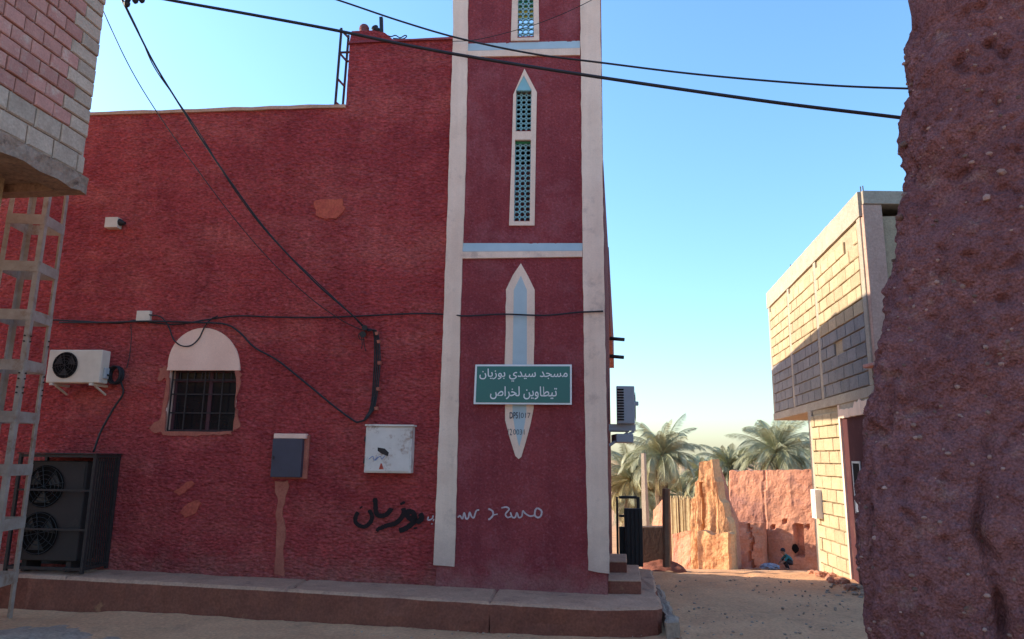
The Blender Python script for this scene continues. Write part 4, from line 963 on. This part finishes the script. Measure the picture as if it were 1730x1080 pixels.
def mud_disp(p, s, z):
    d = .055*fbm(p*1.7, 2)+.024*fbm(Vector((p.x,p.y,p.z*.7))*7, 3, .68)+.0145*fbm(Vector((p.x,p.y,p.z*.6))*22, 3, .8)
    h = noise.noise(p*14+Vector((5,5,5)))
    if h > .34: d -= (h-.34)*.10
    return d+crack(s, z)
for z in zz:
    for s_ in ss:
        p, n = mud_pt(s_, z); mb.v.append(tuple(p+n*mud_disp(p, s_, z)))
for j in range(len(zz)-1):
    for i in range(ns-1): a = j*ns+i; mb.f.append((a, a+1, a+ns+1, a+ns)); mb.m.append(0)
# the top and the far returns close the block
wall_o = mb.build('wall', M['mud'], mudh, smooth=True, fix=False)
bmx = MB(); a0, a1, a2 = mud_pt(-3, 0)[0]+Vector((.45,0,0)), mud_pt(.15,0)[0]+Vector((.9,.3,0)), mud_pt(3.2,0)[0]+Vector((.5,.5,0))
bmx.hexa([a0, a1, a2, Vector((9,3,0)), a0+UZ*5.5, a1+UZ*5.5, a2+UZ*5.5, Vector((9,3,5.5))]); bmx.build('core', M['mud'], mudh)
def pebble_mesh(name, mat, seed):
    bm = bmesh.new(); bmesh.ops.create_icosphere(bm, subdivisions=1, radius=1); rr = random.Random(seed)
    sx = (rr.uniform(.8,1.2), rr.uniform(.5,.8), rr.uniform(.6,1.0))
    for v in bm.verts: v.co = Vector((v.co.x*sx[0], v.co.y*sx[1], v.co.z*sx[2]))*rr.uniform(.82,1.12)
    me = bpy.data.meshes.new(name); bm.to_mesh(me); bm.free(); me.materials.append(mat); return me
peb = [pebble_mesh('stone', M['stone'], k) for k in range(6)]
rp_ = random.Random(21)
for k in range(290):
    s_, z = rp_.uniform(-.05,1.0), rp_.uniform(.8,3.9); p, n = mud_pt(s_, z); q = p+n*(mud_disp(p, s_, z)+.001)
    o = bpy.data.objects.new('stone', rp_.choice(peb)); COL.objects.link(o); adopt(o, mudh); r_ = rp_.choice((.005,.007,.009,.012,.015)) if k > 10 else .024
    o.matrix_basis = Matrix.Translation(q) @ Matrix.Rotation(rp_.uniform(0,6.28), 4, 'Z') @ Matrix.Rotation(rp_.uniform(0,6.28), 4, 'X') @ Matrix.Diagonal((r_,r_,r_,1))

# ================================================================== RUINED MUD WALLS BEYOND THE STREET
def P2(px, d): r = ray(px, 880); return Vector((r.x/r.y*d, d))
def zpx(px, py, d): return atd(px, py, d).z
def mud_slab(name, mat, parent, pa, pb, top, zb, th, stp=.07, amp=.06, seed=0, dent=None, runs=.2):
    """thick eroded wall between two plan points; top(t) = height along it"""
    pa, pb = Vector((pa.x,pa.y,0)), Vector((pb.x,pb.y,0)); L = (pb-pa).length; d = (pb-pa)/L; n = Vector((d.y,-d.x,0)); n = n if n.y < 0 else -n
    k = max(2, round(L/stp)); mb = MB(); H_ = max(top(i/k) for i in range(k+1))-zb; m = max(2, round(H_/stp)); so_ = Vector((seed*7.1,0,0))
    cols = []
    ts = [i/k for i in range(k+1)]
    for sgn, tl in ((1, ts), (-1, ts[::-1])):
        for t in tl:
            zt = top(t)+.05*noise.noise(Vector((t*L*4,seed,0)))+.025*noise.noise(Vector((t*L*11,seed,3)))
            col = []
            for j in range(m+1):
                z = zb+(zt-zb)*j/m; p = pa+d*(t*L)+n*(sgn*th/2)+UZ*z
                run = Vector((t*L*7, z*.8, seed)); w = amp*fbm(p*1.3+so_, 3)+amp*.3*fbm(p*6+so_, 2)+amp*runs*noise.noise(run)-.04*(j/m)**3
                if t in (0., 1.): w -= .05
                if dent and sgn == 1: w -= dent(t, z)
                p = p+n*(sgn*w)+d*(amp*.8*noise.noise(p*2.2+so_) if t in (0.,1.) else 0); col.append(len(mb.v)); mb.v.append(tuple(p))
            cols.append(col)
    C = len(cols)
    for c in range(C):
        a, b = cols[c], cols[(c+1) % C]
        for j in range(m): mb.f.append((a[j], b[j], b[j+1], a[j+1])); mb.m.append(0)
    for c in range(k):
        a, b, e, f_ = cols[c][m], cols[c+1][m], cols[C-2-c][m], cols[C-1-c][m]; mb.f.append((a, b, e, f_)); mb.m.append(0)
    return mb.build(name, M[mat], parent, smooth=False)
D1, D2 = 23.6, 21.7
L0, L1_ = P2(1238, D1), P2(1384, D2)
ruin = empty('ruined_wall', Vector((L0.x, L0.y, gz(0,D1))), 'broad orange ruined mud wall with a hole beside the block house', 'ruin')
zt_a = zpx(1240,796,D1); zt_b = zpx(1380,793,D2); zm_ = zpx(1270,880,D1)
def dents(t, z):
    px = 1238+146*t; dd = D1+(D2-D1)*t; zc = lambda y: zpx(px, y, dd); v = 0
    if 1348 < px < 1360 and zc(940) < z < zc(885): v = .15
    for hx, hy in ((1294,888),(1313,890),(1333,882),(1370,889)):
        if abs(px-hx) < 3.5 and abs(z-zc(hy)) < .055: v = .10
    if abs(px-1300+.08*(zc(900)-z)*20) < 2 : v = max(v, .03)
    return v
mud_slab('tall_wall', 'ruin', ruin, L0, L1_, lambda t: zt_a+(zt_b-zt_a)*t, -2.3, .42, .065, .05, 1, dents)
# lower, thicker base on its left half, broken off in a slope
def base_top(t): return zpx(1236+62*t, 873+ (8 if t > .15 else 2), D1-.6)
mud_slab('base_wall', 'ruin', ruin, P2(1236,D1-.55), P2(1292,D1-1.2), base_top, -2.3, .34, .065, .06, 2, lambda t, z: .12 if abs(t-.62-.05*math.sin(z*7)) < .04 and z < -.2 else 0)
hp = atd(1347, 926, D2+.25)
mb = MB(); q = L0+(L1_-L0)*.745; qn = Vector((-.6,-.8,0)); c = Vector((q.x,q.y,zpx(1347,926,D2+.4)))+qn*.225
ring = []
for k in range(12):
    a = 2*math.pi*k/12; rr_ = .11*(1+.3*noise.noise(Vector((k*1.3,0,0)))); ring.append(c+Vector((.8,-.6,0))*(rr_*.85*math.cos(a))+UZ*(rr_*1.15*math.sin(a)))
mb.prism([p+qn*.03 for p in ring], [p-qn*.05 for p in ring]); mb.build('hole', M['dark'], ruin)
# broken pillar, stepped
pil = empty('ruined_pillar', Vector((*P2(1208,20.8), gz(0,20.8))), 'tall jagged ochre mud pillar standing before the palms', 'ruin')
def ptop(t):
    px = 1172+66*t; prof = [(1172,908),(1173.5,848),(1182,840),(1183.5,816),(1190,810),(1191.5,781),(1203,779),(1214,776),(1215.5,806),(1220,812),(1222,842),(1229,850),(1231,872),(1238,884)]
    for (x0,y0),(x1,y1) in zip(prof, prof[1:]):
        if x0 <= px <= x1: return zpx(px, y0+(y1-y0)*(px-x0)/(x1-x0), 20.8)
    return zpx(px, prof[-1][1], 20.8)
pa_, pb_ = P2(1172,21.2), P2(1238,20.4)
mud_slab('shaft', 'ruin2', pil, pa_, pb_, ptop, -2.3, .50, .03, .05, 5, lambda t, z: .10 if abs(t-.36-.02*math.sin(z*5)) < .03 and -.3 < z < 1.1 else 0, runs=.9)
mud_slab('footing', 'ruin2', pil, P2(1180,20.6), P2(1237,19.9), lambda t: zpx(1208,900,20.3)+.05*math.sin(t*9), -2.3, .35, .06, .05, 6)
mud_slab('butt', 'ruin', pil, P2(1213,21.0), P2(1240,21.9), lambda t: zpx(1216,786,21)*(1-t)+t*zpx(1240,885,21.5), -2.3, .35, .07, .05, 7)
lowr = mud_slab('ruined_stub', 'ruin', None, P2(1141,22.4), P2(1178,21.6), lambda t: zpx(1160,905-12*t,22), -2.3, .45, .06, .07, 9)
tag(lowr, 'low orange mud stub at the foot of the reed fence', 'ruin')
stub2 = mud_slab('ruined_stub', 'ruin', None, P2(1110,24.5), P2(1129,23.8), lambda t: zpx(1120,865-25*t,24.2), -2.3, .4, .07, .05, 10)
tag(stub2, 'small orange mud stub behind the timber gate post', 'ruin')
# reed fence: every reed a thin stalk
rf = empty('reed_fence', Vector((*P2(1158,23.2), -1.7)), 'pale reed fence with ragged top between gate post and ruined pillar', 'fence')
pa_, pb_ = P2(1136,23.6), P2(1180,22.7); rr = random.Random(4); mb = MB()
for k in range(170):
    t = k/169; p = pa_+(pb_-pa_)*t; z1_ = zpx(1158,841+rr.uniform(-3,4),23.2); o = rr.uniform(-.03,.03)
    a = Vector((p.x+o, p.y+o, -2.1)); b = Vector((p.x+o+rr.uniform(-.04,.04), p.y+o, z1_)); mb.tube([a, b], [.021,.015], 5)
rs = mb.build('reeds', M['thatch'], rf); rs['kind'] = 'stuff'
# concrete post, thin pole among the palms
mb = MB(); a, b = atd(1092,900,21), atd(1087,766,21); a.z = gz(0,21)-.2
mb.tube([a, a+(b-a)*.5, b], [.13,.105,.07], 4); tag(mb.build('concrete_post', M['ybeam']), 'slim pale concrete post in front of the left palm', 'post')

# ================================================================== DATE PALMS
def make_palm(px, py, d, rad, label, seed, nf=54, dry=.25):
    rr = random.Random(seed); c = atd(px, py, d); g = gz(0, d)-.1
    root = empty('palm_tree', Vector((c.x, c.y, g)), label, 'palm tree', 'date palms beyond the ruins')
    n = 14; mb = MB()
    mb.tube([Vector((c.x+.15*math.sin(i*.35+seed)*(1-i/n), c.y, g+(c.z-g-.1)*i/n)) for i in range(n+1)], [.26+.05*(1-i/n)+.03*(i % 2) for i in range(n+1)], 10); mb.build('trunk', M['trunk'], root)
    mb = MB(); mb2 = MB()
    for k in range(nf):
        az = k*2.39996+rr.uniform(-.2,.2); q = (k+.5)/nf; el = R(86)-q*R(128)+rr.uniform(-.12,.12)
        L = rad*(rr.uniform(.88,1.08))*(1.0 if q > .12 else .8); dirh = Vector((math.cos(az), math.sin(az), 0)); steps = 11; p = c+UZ*.05; pts = [p]; e = el
        droop = R(9.0+7*q)*rr.uniform(.6,1.5); L *= rr.uniform(.75,1.12); tgt = mb2 if q > 1-dry and rr.random() < .75 else mb
        for s_ in range(steps):
            e -= droop*(s_/steps)*1.25; p = p+(dirh*math.cos(e)+UZ*math.sin(e))*(L/steps); pts.append(p)
        tgt.tube(pts, [.032*(1-.85*i/steps) for i in range(steps+1)], 4, False)
        side_ = Vector((-dirh.y, dirh.x, 0)); twist = rr.uniform(-.5,.5)
        fine = smooth_path(pts, 4)
        for i in range(5, len(fine)-1):
            t = (fine[i+1]-fine[i-1] if i+1 < len(fine) else fine[i]-fine[i-1]).normalized(); up = side_.cross(t).normalized(); f = i/len(fine)
            ll = rad*.23*math.sin(math.pi*min(1, .18+f*.86))**.6*rr.uniform(.8,1.15)
            for sg in (-1, 1):
                o = (side_*sg*.62+up*(.42+.25*twist*sg)+t*.72).normalized(); tip = fine[i]+o*ll-UZ*(.22*ll); w = t*.0125
                a = fine[i]+t*rr.uniform(-.01,.01); mid = a+o*ll*.5+up*.01
                tgt.face([a-w*.6, a+w*.6, mid+w, tip, mid-w])
    cr_ = mb.build('crown', M['frond'], root, fix=False)
    if mb2.f: mb2.build('dead_fronds', M['frond_dry'], root, fix=False)
make_palm(1118,772,33,2.35,'full palm on the left, nearest to the side wall',1,64,.30)
make_palm(1066,812,36,2.5,'palm half hidden behind the side wall and black gate',2,60,.45)
make_palm(1190,806,40,2.0,'smaller palm between the left palm and the jagged pillar',3,50,.15)
make_palm(1232,792,37,1.9,'small palm peeping out right behind the jagged pillar',4,50,.15)
make_palm(1312,766,34,2.6,'big palm rising behind the broad orange ruined wall',5,66,.10)
make_palm(1150,840,45,3.0,'low dark palm filling the gap above the reed fence',6,60,.1)
make_palm(1085,850,44,2.8,'low palm behind the concrete post',7,60,.3)
make_palm(1390,790,42,2.6,'palm mostly hidden by the block house',8,50,.1)

# ================================================================== CROUCHING PERSON by the ruined wall
def make_person():
    d = 20.6; foot = atd(1334, 962, d); g = foot.z-.02
    base = Vector((foot.x, d, g)); root = empty('person', base, 'person in teal top and dark trousers crouching at the foot of the ruined wall', 'person')
    k = .62                                                  # a child
    V = lambda x, y, z: base+Vector((x, y, z))*k
    pts = dict(pel=V(.10,0,.30), sp=V(.02,-.02,.48), ch=V(-.10,-.03,.60), nk=V(-.20,-.04,.68), hd=V(-.26,-.05,.74), hd2=V(-.30,-.06,.83),
        hl=V(.08,-.09,.30), kl=V(-.24,-.14,.42), al=V(-.06,-.13,.07), tl=V(-.20,-.14,.03), hr=V(.08,.09,.30), kr=V(-.24,.12,.42), ar=V(-.06,.12,.07), tr=V(-.20,.13,.03),
        sl=V(-.10,-.17,.60), el=V(-.28,-.22,.42), wl=V(-.42,-.14,.28), dl=V(-.47,-.12,.24), sr=V(-.10,.12,.60), er=V(-.28,.18,.42), wr=V(-.42,.10,.28), dr=V(-.47,.08,.24))
    rad = dict(pel=.13, sp=.12, ch=.135, nk=.055, hd=.085, hd2=.095, hl=.10, kl=.072, al=.045, tl=.04, hr=.10, kr=.072, ar=.045, tr=.04, sl=.065, el=.045, wl=.032, dl=.03, sr=.065, er=.045, wr=.032, dr=.03)
    E_ = [('pel','sp'),('sp','ch'),('ch','nk'),('nk','hd'),('hd','hd2'),('pel','hl'),('hl','kl'),('kl','al'),('al','tl'),('pel','hr'),('hr','kr'),('kr','ar'),('ar','tr'),('ch','sl'),('sl','el'),('el','wl'),('wl','dl'),('ch','sr'),('sr','er'),('er','wr'),('wr','dr')]
    names = list(pts); me = bpy.data.meshes.new('body'); me.from_pydata([pts[n] for n in names], [(names.index(a), names.index(b)) for a, b in E_], [])
    o = bpy.data.objects.new('body', me); COL.objects.link(o); sk = o.modifiers.new('skin','SKIN'); sk.use_smooth_shade = True
    for i, n in enumerate(names):
        sv = me.skin_vertices[0].data[i]; sv.radius = (rad[n]*k, rad[n]*k); sv.use_root = (n == 'pel')
    o.modifiers.new('sub','SUBSURF').levels = 2; o.modifiers['sub'].render_levels = 2
    bpy.context.view_layer.update(); dg = bpy.context.evaluated_depsgraph_get(); m2 = bpy.data.meshes.new_from_object(o.evaluated_get(dg)); bpy.data.objects.remove(o)
    m2.materials.clear()
    for m in ('skin','teal_cloth','dark_cloth'): m2.materials.append(M[m])
    segs = [(pts[a], pts[b], 1 if {a,b} <= {'sp','ch','sl','sr','el','er','pel','nk'} and a != 'nk' and not (a == 'pel' and b in ('hl','hr')) else 2 if a in ('pel','hl','kl','hr','kr') else 0) for a, b in E_]
    for p in m2.polygons:
        best = 9; mi = 0
        for a, b, s_ in segs:
            t = max(0, min(1, (p.center-a).dot(b-a)/max(1e-9, (b-a).length_squared))); dd = (p.center-(a+(b-a)*t)).length
            if dd < best: best = dd; mi = s_
        p.material_index = mi; p.use_smooth = True
    b = bpy.data.objects.new('body', m2); COL.objects.link(b); adopt(b, root)
    bm = bmesh.new(); bmesh.ops.create_uvsphere(bm, u_segments=14, v_segments=10, radius=.105*k)
    for v in bm.verts:
        v.co.z *= 1.05; v.co += Vector((.022*k, 0, .018*k))
    bmesh.ops.delete(bm, geom=[v for v in bm.verts if v.co.z < -.02*k and v.co.x < .03*k], context='VERTS'); bmesh.ops.translate(bm, verts=bm.verts, vec=pts['hd2'])
    hm = bpy.data.meshes.new('hair'); bm.to_mesh(hm); bm.free(); hm.materials.append(M['dark_cloth']); h = bpy.data.objects.new('hair', hm); COL.objects.link(h); adopt(h, root)
make_person()

# ================================================================== RUBBLE AND SMALL BITS
rub = [pebble_mesh('rubble', M['ruin'], 30+k) for k in range(4)]; rubg = [pebble_mesh('rubble', M['conc'], 40+k) for k in range(4)]
def rubble(px, py, r_, z, label, mats, group=None):
    p = atz(px, py, z); o = bpy.data.objects.new('rubble_stone', random.choice(mats)); COL.objects.link(o)
    o.location = (p.x, p.y, z+r_*.25); o.scale = (r_, r_, r_*.8); o.rotation_euler = (random.uniform(-.4,.4), random.uniform(-.4,.4), random.uniform(0,6)); tag(o, label, 'stone', group); return o
def scatter(name, mat, spots, seed=0):
    """uncountable loose bits: one object of kind stuff"""
    mb = MB(); rr = random.Random(seed)
    bm = bmesh.new(); bmesh.ops.create_icosphere(bm, subdivisions=1, radius=1); V0 = [v.co.copy() for v in bm.verts]; F0 = [[v.index for v in f.verts] for f in bm.faces]; bm.free()
    for px, py, r_ in spots:
        p = atz(px, py, 0); p.z = gz(p.x, p.y)+r_*.2; rot = Matrix.Rotation(rr.uniform(0,6.3), 3, 'Z'); sx = Vector((rr.uniform(.7,1.3), rr.uniform(.6,1.1), rr.uniform(.5,.8))); i0 = len(mb.v)
        for c in V0: c2 = rot @ Vector((c.x*sx.x, c.y*sx.y, c.z*sx.z)); mb.v.append(tuple(p+c2*(r_*rr.uniform(.8,1.15))))
        for f in F0: mb.f.append(tuple(i0+k for k in f)); mb.m.append(0)
    return tag(mb.build(name, M[mat], None, fix=False), kind='stuff')
U = random.uniform
def heap(n):
    out = []
    for _ in range(n):
        px = U(1372,1440); out.append((px, 966+(px-1380)*.4+U(-2,9), random.choice((.02,.03,.045,.06,.08))))
    return out
scatter('rubble', 'ruin', heap(60), 1)
scatter('gravel', 'conc', [(U(1390,1470), U(985,1012), random.choice((.015,.02,.03,.05))) for _ in range(40)]+[(U(1135,1440), U(972,1079), random.choice((.006,.01,.014,.02))) for _ in range(260)]+[(U(150,1110), U(1060,1080), random.choice((.006,.009,.014))) for _ in range(90)], 2)
for i, (px, d, r_, m_) in enumerate(((1262,21.6,.22,rub), (1275,21.5,.20,rub), (1286,21.6,.16,rubg))):
    p = P2(px, d); o = bpy.data.objects.new('rubble_stone', m_[i]); COL.objects.link(o); o.location = (p.x, p.y, gz(0,d)+.02); o.scale = (r_, r_, r_*.55)
    tag(o, ('leftmost','middle','rightmost')[i]+' of three blocks lying before the broad ruined wall', 'stone')
bg_ = MB(); p = P2(1297, 21.2); g = gz(0,21.2)+.1
bm = bmesh.new(); bmesh.ops.create_icosphere(bm, subdivisions=3, radius=1)
for v in bm.verts: v.co = Vector((v.co.x*.26, v.co.y*.2, v.co.z*.11))*(1+.3*fbm(v.co*2.2, 3))+Vector((p.x,p.y,g))
me = bpy.data.meshes.new('cloth_bundle'); bm.to_mesh(me); bm.free(); me.materials.append(M['blue_cloth']); o = bpy.data.objects.new('cloth_bundle', me); COL.objects.link(o); tag(o, 'blue and white cloth bundle lying near the crouching person', 'bundle')
# reddish earth heap at the kerb's far end
def mound(name, cx, cy, rx, ry, h, mat, label=None, kind=None, seed=0, n=34, z=0.):
    mb = MB()
    for j in range(n+1):
        for i in range(n+1):
            u, v = 2*i/n-1, 2*j/n-1; r2 = math.hypot(u, v)*(1+.18*noise.noise(Vector((u*2+seed,v*2,0)))); p = Vector((cx+u*rx, cy+v*ry, 0))
            hh = max(-.06, h*(1-r2**1.6))+(.02+.1*h)*fbm(p*5+Vector((seed,0,0)),3)*max(0,1-r2*.6); mb.v.append((p.x, p.y, z+hh-.01))
    for j in range(n):
        for i in range(n): a = j*(n+1)+i; mb.f.append((a, a+1, a+n+2, a+n+1)); mb.m.append(0)
    o = mb.build(name, M[mat], None, smooth=True, fix=False); return tag(o, label, 'mound' if label else None, kind=kind)
q = atz(1118, 955, .02); mound('earth_heap', q.x, q.y, .35, .45, .13, 'platred', 'small heap of red earth below the timber post', seed=3)
q = atz(60, 1082, .02); mound('concrete_apron', q.x, q.y, 1.15, .72, .09, 'conc', None, 'structure', 5, 60)
